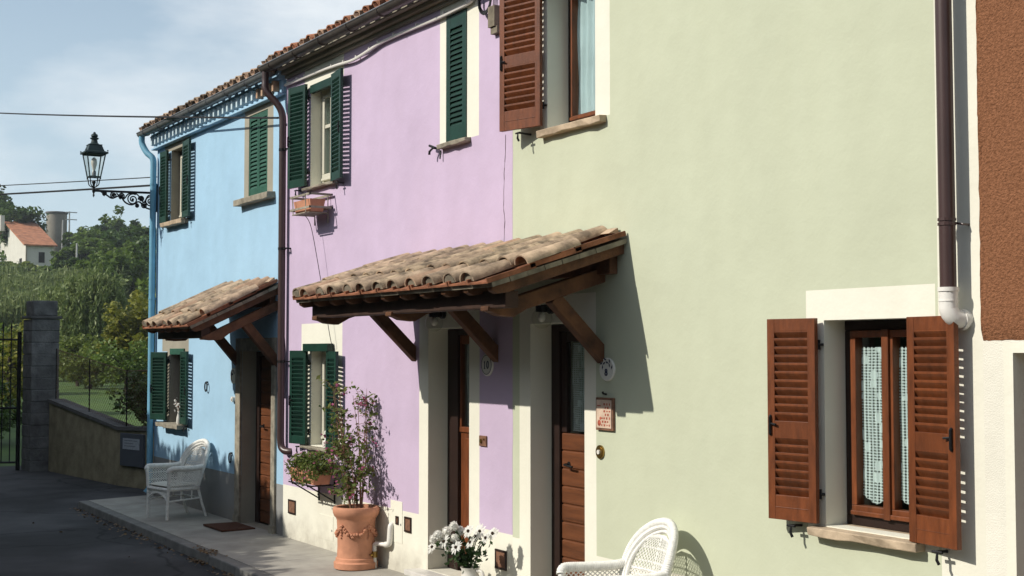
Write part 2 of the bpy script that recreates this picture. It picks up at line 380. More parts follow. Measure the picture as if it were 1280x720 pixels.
for j in range(len(ys) - 1):
    for i in range(n - 1): mb.f.append((j * n + i, j * n + i + 1, (j + 1) * n + i + 1, (j + 1) * n + i)); mb.m.append(0)
g = link('ground', to_mesh('ground', mb, 'lawn', Vector((0, 0, 0)), True)); g['kind'] = 'structure'
mb = MB(); mb.quad((-28.2, -14, -.13), (14, -14, -.13), (14, .6, -.13), (-28.2, .6, -.13))
g = link('road', to_mesh('road', mb, 'asphalt', Vector((0, 0, 0)))); g['kind'] = 'structure'
mb = MB()
E0, E1 = (-20.14, -1.045), (-11.5, -1.19)
def edge(x): return E0[1] + (x - E0[0]) / (E1[0] - E0[0]) * (E1[1] - E0[1])
xsp = [-20.14, -18.3, -16.6, -14.9, -13.2, -11.5, -9.8, -8.1, -6.4, -4.9, -3, -1, 1, 3]
for a, b in zip(xsp[:-1], xsp[1:]):
    ga = a + (.006 if a > -20 else 0)
    ya, yb = edge(ga) + .14, edge(b) + .14
    mb.add([(ga, ya, -.034), (b, yb, -.034), (b, .02, -.004), (ga, .02, -.004), (ga, ya, -.06), (b, yb, -.06), (b, .02, -.06), (ga, .02, -.06)],
           [(0, 1, 2, 3), (0, 4, 5, 1), (1, 5, 6, 2), (3, 7, 4, 0)])
g = link('pavement', to_mesh('pavement', mb, 'paving', Vector((0, 0, 0)))); g['kind'] = 'structure'
mb = MB()
for a, b in zip(xsp[:-1], xsp[1:]):
    for q in range(2):
        x0 = a + (b - a) * q / 2 + .004; x1 = a + (b - a) * (q + 1) / 2 - .004; j = rng.uniform(-.003, .003)
        y0, y1 = edge(x0), edge(x1)
        mb.add([(x0, y0 + j, -.036), (x1, y1 + j, -.036), (x1, y1 + .136, -.033), (x0, y0 + .136, -.033), (x0, y0 + j - .012, -.15), (x1, y1 + j - .012, -.15), (x1, y1 + .136, -.15), (x0, y0 + .136, -.15)],
               [(0, 1, 2, 3), (0, 4, 5, 1), (1, 5, 6, 2), (2, 6, 7, 3), (3, 7, 4, 0)])
g = link('kerb', to_mesh('kerb', mb, 'kerb', Vector((0, 0, 0)))); g['kind'] = 'structure'; bev(g, .012)

n_ = M['asphalt'].node_tree; b_ = n_.nodes['Principled BSDF']; l_ = n_.links.new
t_ = n_.nodes.new('ShaderNodeTexCoord'); vo = n_.nodes.new('ShaderNodeTexVoronoi'); vo.feature = 'DISTANCE_TO_EDGE'; vo.inputs['Scale'].default_value = .55
wn = n_.nodes.new('ShaderNodeTexNoise'); wn.inputs['Scale'].default_value = 1.6; wn.inputs['Detail'].default_value = 8; wm = n_.nodes.new('ShaderNodeMixRGB'); wm.inputs[0].default_value = .35
l_(t_.outputs['Object'], wn.inputs[0]); l_(t_.outputs['Object'], wm.inputs[1]); l_(wn.outputs['Color'], wm.inputs[2]); l_(wm.outputs[0], vo.inputs[0])
cr_ = n_.nodes.new('ShaderNodeMapRange'); cr_.inputs['From Max'].default_value = .012; cr_.inputs['To Min'].default_value = .35; l_(vo.outputs['Distance'], cr_.inputs['Value'])
pn = n_.nodes.new('ShaderNodeTexNoise'); pn.inputs['Scale'].default_value = .45; pn.inputs['Detail'].default_value = 3; l_(t_.outputs['Object'], pn.inputs[0])
pr_ = n_.nodes.new('ShaderNodeMapRange'); pr_.inputs['From Min'].default_value = .42; pr_.inputs['From Max'].default_value = .6; pr_.inputs['To Min'].default_value = .7; pr_.inputs['To Max'].default_value = 1.45; l_(pn.outputs[0], pr_.inputs['Value'])
mu = n_.nodes.new('ShaderNodeMath'); mu.operation = 'MULTIPLY'; l_(cr_.outputs[0], mu.inputs[0]); l_(pr_.outputs[0], mu.inputs[1])
hs_ = n_.nodes.new('ShaderNodeHueSaturation'); l_(mu.outputs[0], hs_.inputs['Value']); l_(b_.inputs['Base Color'].links[0].from_socket, hs_.inputs['Color']); l_(hs_.outputs[0], b_.inputs['Base Color'])
# dry leaves blown along the kerb
lp = []
for i in range(420):
    x = rng.uniform(-20, -11) if i > 130 else rng.gauss(-14.3, .16); y = edge(x) - abs(rng.gauss(0, .09)) - .02
    if i <= 130: y = edge(x) + rng.uniform(-.10, .14)
    lp.append((x, y, (-.124 if y < edge(x) - .013 else -.03) + rng.uniform(0, .012)))
for i in range(30): x = rng.uniform(-26, -12); lp.append((x, rng.uniform(-4, -1.3), -.122))
mm_ = leaf_mat('dry_leaf', (.10, .055, .025), (.24, .16, .08), .2)
o = link('dry_leaves', np_mesh('dry_leaves', leaves(lp, .045, aspect=1.5, up=2.), [(len(lp), mm_)])); tag(o, 'dry brown leaves and dust blown along the kerb', 'leaves', kind='stuff')

# ---------------------------------------------------------------- houses
def facade(house, x0, x1, z1, mats, paints, openings, side_l=False, z0=-.12, back=8.):
    """front wall with openings and painted bands, reveals, side and back walls"""
    mb = MB(); X = {x0, x1}; Z = {z0, z1}
    for p in paints: X |= {max(x0, min(x1, p[0])), max(x0, min(x1, p[1]))}; Z |= {max(z0, min(z1, p[2])), max(z0, min(z1, p[3]))}
    for p in openings: X |= {p[0], p[1]}; Z |= {p[2], p[3]}
    X, Z = sorted(X), sorted(Z)
    for i in range(len(X) - 1):
        for j in range(len(Z) - 1):
            cx, cz = (X[i] + X[i + 1]) / 2, (Z[j] + Z[j + 1]) / 2
            if any(o[0] < cx < o[1] and o[2] < cz < o[3] for o in openings): continue
            mi = 0
            for p in paints:
                if p[0] < cx < p[1] and p[2] < cz < p[3]: mi = p[4]
            mb.quad((X[i], 0, Z[j]), (X[i + 1], 0, Z[j]), (X[i + 1], 0, Z[j + 1]), (X[i], 0, Z[j + 1]), mi)
    for o in openings:
        a, b, c, d, dep, mi = o
        mb.quad((a, 0, c), (a, dep, c), (a, dep, d), (a, 0, d), mi); mb.quad((b, 0, c), (b, dep, c), (b, dep, d), (b, 0, d), mi)
        mb.quad((a, 0, d), (b, 0, d), (b, dep, d), (a, dep, d), mi); mb.quad((a, 0, c), (b, 0, c), (b, dep, c), (a, dep, c), mi)
    e = .0 if side_l else .012
    mb.quad((x0 + e, 0, z0), (x0 + e, back, z0), (x0 + e, back, z1), (x0 + e, 0, z1), 0)
    mb.quad((x1 - .012, 0, z0), (x1 - .012, back, z0), (x1 - .012, back, z1), (x1 - .012, 0, z1), 0)
    mb.quad((x0, back, z0), (x1, back, z0), (x1, back, z1), (x0, back, z1), 0)
    mb.quad((x0, .3, 2.62), (x1, .3, 2.62), (x1, back, 2.62), (x0, back, 2.62), 0)
    wl = part('wall', mb, mats, house)
    return wl

def sill(parent, x0, x1, z, mt, prot=.09, th=.065, dep=.2, wob=.006):
    mb = MB(); k = 7; top = []; 
    for i in range(k + 1):
        x = x0 + (x1 - x0) * i / k; w1, w2, w3 = (rng.uniform(-wob, wob) for _ in range(3))
        top.append([(x, dep, z), (x, -prot + w1, z - .012), (x, -prot + .006 + w2, z - th + w3), (x, .01, z - th)])
    vs = [p for t in top for p in t]; fs = []
    for i in range(k):
        for j in range(4): fs.append((4 * i + j, 4 * i + (j + 1) % 4, 4 * i + 4 + (j + 1) % 4, 4 * i + 4 + j))
    fs += [(0, 1, 2, 3), (4 * k, 4 * k + 1, 4 * k + 2, 4 * k + 3)]
    mb.add(vs, fs)
    return part('sill', mb, mt, parent, bevel=.006)

def frame_rect(mb, x0, x1, z0, z1, y0, y1, t, mi=0, tb=None):
    tb = tb or t
    mb.box(x0, x1, y0, y1, z0, z0 + tb, mi); mb.box(x0, x1, y0, y1, z1 - t, z1, mi)
    mb.box(x0, x0 + t, y0 + .001, y1 - .001, z0 + tb, z1 - t, mi); mb.box(x1 - t, x1, y0 + .001, y1 - .001, z0 + tb, z1 - t, mi)

def pleated(x0, x1, z0, z1, y, amp=.012, n=24, waves=6, scallop=0.):
    mb = MB(); k = 14
    for j in range(k + 1):
        for i in range(n + 1):
            t = i / n; zz = z0 + (z1 - z0) * j / k
            if scallop and j == 0: zz -= scallop * (1 - abs(2 * t - 1)) 
            mb.v.append((x0 + (x1 - x0) * t, y + amp * math.sin(t * waves * 2 * math.pi + .6 * math.sin(j * .5)), zz))
    for j in range(k):
        for i in range(n): a = j * (n + 1) + i; mb.f.append((a, a + 1, a + n + 2, a + n + 1)); mb.m.append(0)
    return mb

def window(house, x0, x1, z0, z1, y, fm, sashes=2, curtain=None, sash_t=.055, mid=None, outer_m=None):
    """casement window set back in its opening: frame > sashes, panes, curtains"""
    mb = MB(); frame_rect(mb, x0 + .001, x1 - .001, z0 + .001, z1 - .001, y, y + .07, .06)
    wd = part('window', mb, outer_m or fm, house, bevel=.004)
    xa, xb = x0 + .06, x1 - .06; n = sashes; wdt = (xb - xa) / n
    for i in range(n):
        a, b = xa + i * wdt + .002, xa + (i + 1) * wdt - .002; c, d = z0 + .063, z1 - .063
        mb = MB(); frame_rect(mb, a, b, c, d, y - .018, y + .05, sash_t, 0, sash_t + .02)
        mb.box(a, b, y - .03, y - .0185, c + .004, c + .03)
        if mid: mb.box(a + sash_t, b - sash_t, y - .008, y + .03, mid - .02, mid + .02)
        part('sash', mb, fm, wd, bevel=.004)
        mb = MB(); mb.box(a + sash_t - .008, b - sash_t + .008, y + .012, y + .018, c + sash_t, d - sash_t + .008)
        part('pane', mb, 'glass', wd)
        if curtain == 'lace':
            part('curtain', pleated(a + .045, b - .04, c + .12, d - .10, y + .034, .006, 32, 5, .05), 'lace', wd, smooth=True)
        elif curtain == 'pale':
            part('curtain', pleated(a + .02, b - .01, c + .05, d - .05, y + .045, .014, 40, 6), 'curtain', wd, smooth=True)
        elif curtain == 'net':
            part('curtain', pleated(a + .02, b - .02, c + .05, d - .05, y + .08, .012, 24, 4), 'lacefine', wd, smooth=True)
    if sashes == 2:
        mb = MB(); mb.box((xa + xb) / 2 - .03, (xa + xb) / 2 + .022, y - .034, y - .0188, z0 + .06, z1 - .06)
        part('meeting_stile', mb, fm, wd, bevel=.004)
    return wd

def shutter(house, xh, side, wd, z0, z1, ang, mt, mids=(), bottom=.09, top=.07, pitch=.045, stile=.05, closed=False, latch=True, yh=-.05):
    """louvred wing. side: +1 the free edge lies towards +x. ang: how far the free edge stands off the wall"""
    th = .034; ca, sa = math.cos(R(ang)), math.sin(R(ang)); d = Vector((side * ca, -sa, 0)); nrm = Vector((-sa * side, -ca, 0)); O = Vector((xh, yh, 0))
    if nrm.y > 0: nrm = -nrm
    def P(u, t, z): return O + d * u + nrm * t + Vector((0, 0, z))
    mb = MB()
    def bx(u0, u1, t0, t1, a, b): mb.add([P(u, t, z) for z in (a, b) for t in (t0, t1) for u in (u0, u1)], [(0, 2, 3, 1), (4, 5, 7, 6), (0, 1, 5, 4), (2, 6, 7, 3), (0, 4, 6, 2), (1, 3, 7, 5)])
    h = th / 2
    bx(0, stile, -h, h, z0, z1); bx(wd - stile, wd, -h, h, z0, z1)
    e = .0015
    bx(stile, wd - stile, -h + e, h - e, z0, z0 + bottom); bx(stile, wd - stile, -h + e, h - e, z1 - top, z1)
    if bottom > .13: bx(stile, wd - stile, -h - .001, h + .0015, z0 + .075, z0 + .079)
    segs = []; lo = z0 + bottom
    for a, b in mids: bx(stile, wd - stile, -h + e, h - e, a, b); segs.append((lo, a)); lo = b
    segs.append((lo, z1 - top))
    fl = 1 if closed else -1
    for a, b in segs:
        n = max(1, int(round((b - a) / pitch))); pt = (b - a) / n
        for i in range(n):
            zc = a + (i + .5) * pt; dz = .0235 if pitch > .0455 else .0215; ht = .007 if pitch > .0455 else .006
            # open wing: the street side is the inner face, louvres fall towards the wall
            zc += rng.uniform(-.0011, .0011); dz *= rng.uniform(.95, 1.04)
            zf = zc + (dz if fl < 0 else -dz); zb = zc - (dz if fl < 0 else -dz)
            u0, u1 = stile - .004, wd - stile + .004
            mb.add([P(u, t, z) for u in (u0, u1) for t, z in ((h - .002, zf + ht), (h - .002, zf - ht), (-h + .002, zb - ht), (-h + .002, zb + ht))],
                   [(0, 1, 2, 3), (4, 7, 6, 5), (0, 4, 5, 1), (1, 5, 6, 2), (2, 6, 7, 3), (3, 7, 4, 0)])
    sh = part('shutter', mb, mt, house)
    bev(sh, .0025)
    if latch:
        mb = MB()
        for zz in (z0 + (z1 - z0) * .14, z0 + (z1 - z0) * .87):        # hinge straps back to the jamb
            mb.tube([P(.012, -h - .004, zz), P(-.01, -h - .012, zz), Vector((xh - side * .012, -.004, zz))], .009, 6)
            mb.tube([P(.0, -h - .01, zz - .03), P(.0, -h - .01, zz + .03)], .009, 6)
        part('hinge', mb, 'iron', sh)
        mb = MB(); zc = (z0 + z1) / 2 - .03
        u = wd - .025
        mb.tube([P(u, h + .002, zc + .05), P(u, h + .012, zc + .04), P(u, h + .012, zc - .06), P(u, h + .002, zc - .07)], .008, 6)
        mb.tube([P(u, h + .005, zc), P(u - .05, h + .016, zc - .005)], .007, 6)
        part('latch', mb, 'iron', sh)
        mb = MB(); xs_ = P(wd * .55, 0, 0).x                             # wall hook that holds the wing open, below it
        mb.tube([(xs_, .01, z0 - .035), (xs_, -.05 - sa * wd * .6, z0 - .03), (xs_, -.055 - sa * wd * .6, z0 - .075), (xs_ + .012, -.05 - sa * wd * .6, z0 - .10)], .009, 6)
        mb.tube([(xs_ - .035, -.05 - sa * wd * .6, z0 - .032), (xs_ + .035, -.05 - sa * wd * .6, z0 - .032)], .008, 6)
        part('shutter_stop', mb, 'iron', sh)
    return sh

def plank_door(house, x0, x1, z0, z1, y, glass_z=None, curtain=None, fm='frame_dark', lm='doorwood', panel=False, handle=True, fl=.12):
    mb = MB(); fw = .055
    mb.box(x0 + .001, x0 + fl, y - .02, y + .09, z0, z1 - .001); mb.box(x1 - fw, x1 - .001, y - .02, y + .09, z0, z1 - .001); mb.box(x0 + fl, x1 - fw, y - .019, y + .089, z1 - fw, z1 - .001)
    dr = part('door', mb, fm, house, bevel=.004)
    a, b, c, d = x0 + fl + .004, x1 - fw - .004, z0 + .012, z1 - fw - .004; g = glass_z or d
    mb = MB(); ty = y + .0
    n = max(1, int(round((g - c) / .146)))
    if panel:
        mb.box(a, b, ty + .012, ty + .045, c, g); mb.box(a + .09, b - .09, ty, ty + .0115, c + .12, g - .1); mb.box(a, b, ty - .004, ty + .0118, g - .05, g)
    else:
        for i in range(n):
            q0 = c + (g - c) * i / n; q1 = c + (g - c) * (i + 1) / n - .007
            mb.box(a, b, ty, ty + .045, q0, q1)
        mb.box(a + .002, b - .002, ty + .012, ty + .04, c, g - .01)
    lf = part('door_leaf', mb, lm, dr, bevel=.010 if not panel else .006)
    if glass_z:
        mb = MB(); st = .075 if not panel else .03
        mb.box(a, a + st, ty, ty + .045, g + .001, d); mb.box(b - st, b, ty, ty + .045, g + .001, d); mb.box(a + st, b - st, ty + .001, ty + .044, d - .08, d)
        part('glazing_frame', mb, fm if not panel else lm, dr, bevel=.005)
        mb = MB(); mb.box(a + st - .005, b - st + .005, ty + .018, ty + .024, g - .003, d - .075); part('pane', mb, 'glass', dr)
        if curtain: part('curtain', pleated(a + st, b - st, g + .01, d - .09, ty + .06, .010, 24, 3), curtain, dr, smooth=True)
    if handle:
        zc = min(g - .19, 1.2); xk = a + .11
        mb = MB(); mb.lathe([(.022, 0), (.022, .006)], (0, 0, 0), 12); mb.v = [(xk + p[0], ty - .006 + p[2] - .0, zc + p[1]) for p in mb.v]
        mb.tube(smooth_path([(xk, ty, zc), (xk, ty - .045, zc), (xk + .03, ty - .055, zc - .004), (xk + .12, ty - .05, zc - .012)], 4), .009, 8)
        part('handle', mb, 'iron', dr, smooth=True)
    return dr

def gutter(house, x0, x1, y, z, r=.065, mt='gutter', rim='gutter_edge', slope=0.):
    mb = MB(); n = 10; L_ = max(2, int((x1 - x0) / .6))
    for i in range(L_ + 1):
        x = x0 + (x1 - x0) * i / L_
        for j in range(n + 1):
            a = math.pi + math.pi * j / n; mb.v.append((x, y + r * math.cos(a), z + r * math.sin(a)))
        for j in range(n + 1):
            a = 2 * math.pi - math.pi * j / n; mb.v.append((x, y + (r - .006) * math.cos(a), z + (r - .006) * math.sin(a)))
    k = 2 * n + 2
    for i in range(L_):
        for j in range(k): mb.f.append((i * k + j, i * k + (j + 1) % k, (i + 1) * k + (j + 1) % k, (i + 1) * k + j)); mb.m.append(0)
    for e in (0, L_):
        mb.f.append(tuple(e * k + j for j in range(n + 1))); mb.m.append(0)
    gt = part('gutter', mb, mt, house, smooth=True)
    mb = MB(); mb.tube([(x0, y - r, z + .004), (x1, y - r, z + .004)], .0085, 6); part('gutter_rim', mb, rim, gt, smooth=True)
    x = x0 + .3
    while x < x1: 
        mb = MB(); mb.tube(arc((x, y, z - .001), r + .005, 180, 360, 8), .006, 5); mb.box(x - .012, x + .012, y + r - .004, -.0 + .01, z - .004, z + .004); x += .72; part('gutter_bracket', mb, mt, gt)
    return gt

def barrel(mb, P0, s_dir, n_dir, x_dir, L_, r0, r1, mi, th=.013, n=8, hf=.92):
    """one half-round cover tile: r0 at the lower end, r1 at the upper end"""
    vs = []
    for ring, (s, r) in enumerate(((0, r0), (L_, r1))):
        for k in (r, r - th):
            for j in range(n + 1):
                a = math.pi * j / n; vs.append(P0 + s_dir * s + x_dir * (k * math.cos(a)) + n_dir * (k * math.sin(a) * hf))
    q = n + 1; fs = []
    for j in range(n):
        fs.append((j, j + 1, 2 * q + j + 1, 2 * q + j)); fs.append((q + j, q + j + 1, 3 * q + j + 1, 3 * q + j))
        fs.append((j, j + 1, q + j + 1, q + j)); fs.append((2 * q + j, 2 * q + j + 1, 3 * q + j + 1, 3 * q + j))
    fs += [(0, q, 3 * q, 2 * q), (n, q + n, 3 * q + n, 2 * q + n)]
    mb.add(vs, fs, mi)

def house_roof(house, x0, x1, zf, mats, yf=-.27, slope=17., pitch=.235, gable_l=False):
    """eaves of barrel tiles in courses, then a tiled slope up to the ridge and down the back"""
    c, s = math.cos(R(slope)), math.sin(R(slope)); sd_, nd, xd = Vector((0, c, s)), Vector((0, -s, c)), Vector((1, 0, 0)); mb = MB()
    nx = int(round((x1 - x0) / pitch)); pt = (x1 - x0) / nx
    for k in range(4):
        for i in range(nx):
            x = x0 + (i + .5) * pt + rng.uniform(-.012, .012); st = k * .36 + rng.uniform(-.025, .02)
            r_ = rng.choice([0, 0, 0, 1, 2] if mats[0] != 'redmix' else [1, 1, 2, 0])
            barrel(mb, Vector((x, yf, zf)) + sd_ * st + nd * (.03 + .018 * (k % 2)), sd_, nd, xd, .42, .088, .07, r_)
            if i < nx: 
                xc = x0 + i * pt                                          # channel tile, hollow side up
                barrel(mb, Vector((xc, yf, zf)) + sd_ * (st - .04) + nd * .075, sd_, -nd, xd, .42, .075, .085, rng.choice([1, 2]), n=6)
    Yr, Zr = 4., zf + (4. - yf) * math.tan(R(slope)) + .02
    # boards and slope under and above the courses
    ya = yf + .04; za = zf - .012
    mb.add([(x0, ya, za), (x1, ya, za), (x1, Yr, Zr - .06), (x0, Yr, Zr - .06)], [(0, 1, 2, 3)], 2)
    mb.add([(x0, ya, za - .03), (x1, ya, za - .03), (x1, Yr, Zr - .1), (x0, Yr, Zr - .1)], [(0, 1, 2, 3)], 2)
    mb.add([(x0, ya, za), (x1, ya, za), (x1, ya, za - .03), (x0, ya, za - .03)], [(0, 1, 2, 3)], 2)
    mb.add([(x0, ya, za), (x0, Yr, Zr - .06), (x0, Yr, Zr - .1), (x0, ya, za - .03)], [(0, 1, 2, 3)], 2)
    nn = nx * 6; k0 = 1.45
    for e in range(2):
        for i in range(nn + 1):
            x = x0 + (x1 - x0) * i / nn; h = .07 + .045 * math.sin(2 * math.pi * (i / 6 + .0))
            p = Vector((x, yf, zf)) + sd_ * k0 + nd * h if e == 0 else Vector((x, Yr, Zr + h))
            mb.v.append(tuple(p))
    o = len(mb.v) - 2 * (nn + 1)
    for i in range(nn): mb.f.append((o + i, o + i + 1, o + nn + 2 + i, o + nn + 1 + i)); mb.m.append(rng.choice([0, 1, 2]))
    mb.add([(x0, Yr, Zr + .08), (x1, Yr, Zr + .08), (x1, 8.35, zf), (x0, 8.35, zf)], [(0, 1, 2, 3)], 1)
    return part('roof', mb, ['tile', 'tile2', 'roofdark'] if mats[0] != 'redmix' else ['tile2', 'farroof', 'tile2'], house)

def gables(house, x0, x1, z1, mt, both=True):
    mb = MB(); zr = z1 + 4 * math.tan(R(17)) - .05
    for x in ((x0 + .02, x1 - .02) if both else (x0 + .02,)):
        mb.add([(x, 0, z1 - .06), (x, 4, zr), (x, 8, z1 - .06), (x + .01, 0, z1 - .06), (x + .01, 4, zr), (x + .01, 8, z1 - .06)], [(0, 1, 2), (3, 4, 5), (0, 1, 4, 3), (1, 2, 5, 4), (0, 2, 5, 3)])
    part('gable', mb, mt, house)

ZT = 5.44
# ---- blue house
bh = thing('terraced_house', (-17.43, 0, 0), 'pale blue rendered house with green shutters and toothed brick cornice', 'house', 'painted terraced houses')
BO = [(-19.31, -18.60, 3.985, 5.02, .2, 2), (-16.10, -15.46, 4.02, 5.04, .2, 2), (-19.23, -18.56, 1.11, 2.12, .2, 2), (-16.266, -15.21, -.005, 2.12, .2, 2)]
facade(bh, -20, -14.87, ZT, ['blue', 'greyplinth', 'greytrim'],
       [(-20, -14.87, -.12, .578, 1), (-19.62, -18.43, 5.02, 5.14, 2), (-16.262, -15.272, 3.95, 5.14, 2), (-19.64, -18.41, 2.12, 2.41, 2), (-19.40, -18.45, 1.04, 2.12, 2)], BO, True)
gables(bh, -20, -14.87, ZT, 'blue')
# cornice: ledge, dog-tooth course of set-on-edge bricks, upper ledge
mb = MB(); mb.box(-20.06, -14.9, -.082, .01, 5.115, 5.142); part('cornice', mb, 'blue', bh, bevel=.006)
cn = bh.children[-1]
for i in range(29):
    x = -19.93 + i * .1755; s = .026
    mb = MB(); mb.box(x - s, x + s, -.118 + rng.uniform(-.006, .006), -.041, 5.168, 5.285 + rng.uniform(-.004, .004))
    part('dentil', mb, 'tile2' if i > 24 else 'dentil', cn)
mb = MB(); mb.box(-20.06, -14.9, -.10, .01, 5.295, 5.32); mb.box(-20.06, -14.9, -.04, .01, 5.143, 5.2945); mb.box(-20.06, -14.9, -.085, .01, 5.3205, 5.40); part('upper_ledge', mb, 'blue', cn, bevel=.005)
house_roof(bh, -20.17, -14.95, 5.415, ['tile'], -.15)
gutter(bh, -20.22, -14.93, -.195, 5.375, .062, 'gutter_edge', 'gutter_edge')
mb = MB(); mb.tube(smooth_path([(-20.15, -.195, 5.33), (-20.15, -.19, 5.22), (-20.07, -.14, 5.08), (-19.98, -.075, 4.98), (-19.965, -.07, 4.8)], 5) + [(-19.965, -.07, 3.3), (-19.965, -.07, 1.6), (-19.965, -.07, .12), (-19.965, -.12, .05)], .046, 12)
dp = part('downpipe', mb, 'pipeblue', bh, smooth=True)
for z in (4.6, 2.9, 1.2): mb = MB(); mb.tube([(-19.965, -.07, z - .014), (-19.965, -.07, z + .014)], .051, 12); mb.box(-19.975, -19.955, -.03, .01, z - .01, z + .01); part('pipe_clip', mb, 'pipeblue', dp)
wd = window(bh, -19.31, -18.60, 3.985, 5.02, .13, 'whitewood', 2, 'net', outer_m='frame_dark'); sill(wd, -19.48, -18.50, 3.985, 'stone', .11, .075, .13)
shutter(bh, -19.33, -1, .31, 3.99, 5.03, 1, 'greenpaint'); shutter(bh, -18.585, 1, .37, 3.98, 5.05, 4, 'greenpaint')
wd = window(bh, -16.10, -15.46, 4.02, 5.04, .14, 'frame_dark'); sill(wd, -16.36, -15.19, 4.02, 'greystone', .11, .085, .14)
for sx, hx in ((1, -16.095), (-1, -15.465)): shutter(bh, hx, sx, .313, 4.025, 5.035, 0, 'greenfaded', closed=True, latch=False, yh=.02, pitch=.05, stile=.04)
wd = window(bh, -19.23, -18.56, 1.11, 2.12, .13, 'frame_dark', 2, 'net'); sill(wd, -19.46, -18.44, 1.115, 'greystone', .15, .07, .13)
mb = MB(); mb.box(-19.22, -18.57, -.02, .012, 2.075, 2.16); part('shutter_head', mb, 'greenfaded', wd, bevel=.003)
shutter(bh, -19.25, -1, .36, 1.14, 2.11, 20, 'greenpaint'); shutter(bh, -18.575, 1, .35, 1.12, 2.12, 4, 'greenpaint')
# stone door surround, door and step
mb = MB(); mb.box(-16.44, -16.268, -.03, .0, .09, 2.28); mb.box(-15.208, -15.085, -.03, .0, .09, 2.28); mb.box(-16.268, -15.208, -.029, .0, 2.121, 2.279)
mb.box(-16.45, -16.266, -.045, .0, -.02, .09); mb.box(-15.21, -15.075, -.05, .0, -.02, .09)
part('door_surround', mb, 'greystone', bh, bevel=.006)
plank_door(bh, -16.262, -15.214, .0, 2.115, .2)
# ---- lilac house
lh = thing('terraced_house', (-12.3, 0, 0), 'lilac rendered house between the blue house and the sage green house', 'house', 'painted terraced houses')
LO = [(-14.125, -13.43, 3.95, 5.06, .2, 1), (-10.925, -10.533, 4.02, 5.19, .12, 1), (-14.06, -13.50, 1.085, 2.13, .2, 1), (-11.265, -10.486, .10, 2.325, .22, 1)]
facade(lh, -14.87, -9.745, ZT + .03, ['lilac', 'cream'],
       [(-14.87, -9.745, -.12, .588, 1), (-11.449, -10.303, -.12, 2.52, 1), (-11.05, -10.318, 4.01, 5.5, 1), (-14.31, -13.226, 5.06, 5.3, 1), (-14.35, -13.225, 1.05, 2.424, 1)], LO)
gables(lh, -14.87, -9.745, ZT + .03, 'lilac')
mb = MB()
for a, b, y in ((5.285, 5.325, -.04), (5.3255, 5.375, -.085), (5.3755, 5.45, -.135)): mb.box(-14.83, -9.77, y, .01, a, b)
part('cornice', mb, 'greytrim', lh, bevel=.012)
house_roof(lh, -14.99, -9.76, 5.455, ['redmix'], -.18)
gutter(lh, -14.98, -9.75, -.235, 5.42, .064, 'gutter', 'gutter_edge')
mb = MB(); mb.tube(smooth_path([(-14.93, -.235, 5.38), (-14.93, -.235, 5.27), (-14.91, -.23, 5.14), (-14.83, -.12, 4.98), (-14.80, -.075, 4.86), (-14.795, -.07, 4.7)], 5) + [(-14.79, -.07, 3.), (-14.785, -.07, 1.25)] + smooth_path([(-14.785, -.07, 1.12), (-14.77, -.066, 1.03), (-14.72, -.05, .985), (-14.66, -.02, .975), (-14.63, .01, .975)], 4), .041, 12)
dp = part('downpipe', mb, 'pipebrown', lh, smooth=True)
for z in (4.45, 3.3, 2.0): mb = MB(); mb.tube([(-14.79, -.07, z - .014), (-14.79, -.07, z + .014)], .046, 12); mb.box(-14.71, -14.68, -.08, .01, z - .008, z + .008); mb.box(-14.75, -14.68, -.075, -.06, z - .008, z + .008); part('pipe_clip', mb, 'iron', dp)
wd = window(lh, -14.125, -13.43, 3.95, 5.06, .13, 'whitewood', 2, 'net', mid=4.62); sill(wd, -14.22, -13.36, 3.95, 'greystone', .07, .04, .13)
mb = MB(); mb.box(-14.12, -13.435, -.015, .03, 5.0, 5.09); part('shutter_head', mb, 'greenpaint', wd, bevel=.003)
shutter(lh, -14.14, -1, .37, 3.96, 5.11, 9, 'greenpaint'); shutter(lh, -13.415, 1, .37, 3.93, 5.09, 8, 'greenpaint')
wd = window(lh, -10.925, -10.533, 4.02, 5.19, .09, 'frame_dark', 1); sill(wd, -11.0, -10.46, 4.02, 'greystone', .07, .05, .09)
shutter(lh, -10.918, 1, .378, 4.028, 5.185, 0, 'greenpaint', closed=True, latch=False, yh=.01, pitch=.048, stile=.075, top=.13, bottom=.12)
mb = MB(); mb.tube([(-11.06, .005, 3.985), (-11.07, -.06, 3.99), (-11.11, -.075, 3.96), (-11.115, -.075, 3.93)], .012, 6); mb.tube([(-11.14, -.06, 4.02), (-11.03, -.06, 3.985)], .012, 6); mb.tube([(-10.99, -.02, 3.96), (-10.99, -.03, 3.88)], .008, 6); part('shutter_stop', mb, 'iron', lh)
wd = window(lh, -14.06, -13.50, 1.085, 2.13, .12, 'whitewood', 2, 'net'); sill(wd, -14.18, -13.44, 1.085, 'greystone', .09, .04, .12)
mb = MB(); mb.box(-14.11, -13.43, -.085, -.01, 2.115, 2.20); part('shutter_head', mb, 'greenpaint', wd, bevel=.003)
shutter(lh, -14.07, -1, .335, 1.09, 2.125, 10, 'greenpaint'); shutter(lh, -13.50, 1, .335, 1.07, 2.115, 6, 'greenpaint')
plank_door(lh, -11.26, -10.49, .105, 2.32, .22, 1.42, 'lacefine', lm='brownwood', panel=True, handle=False, fl=.20)
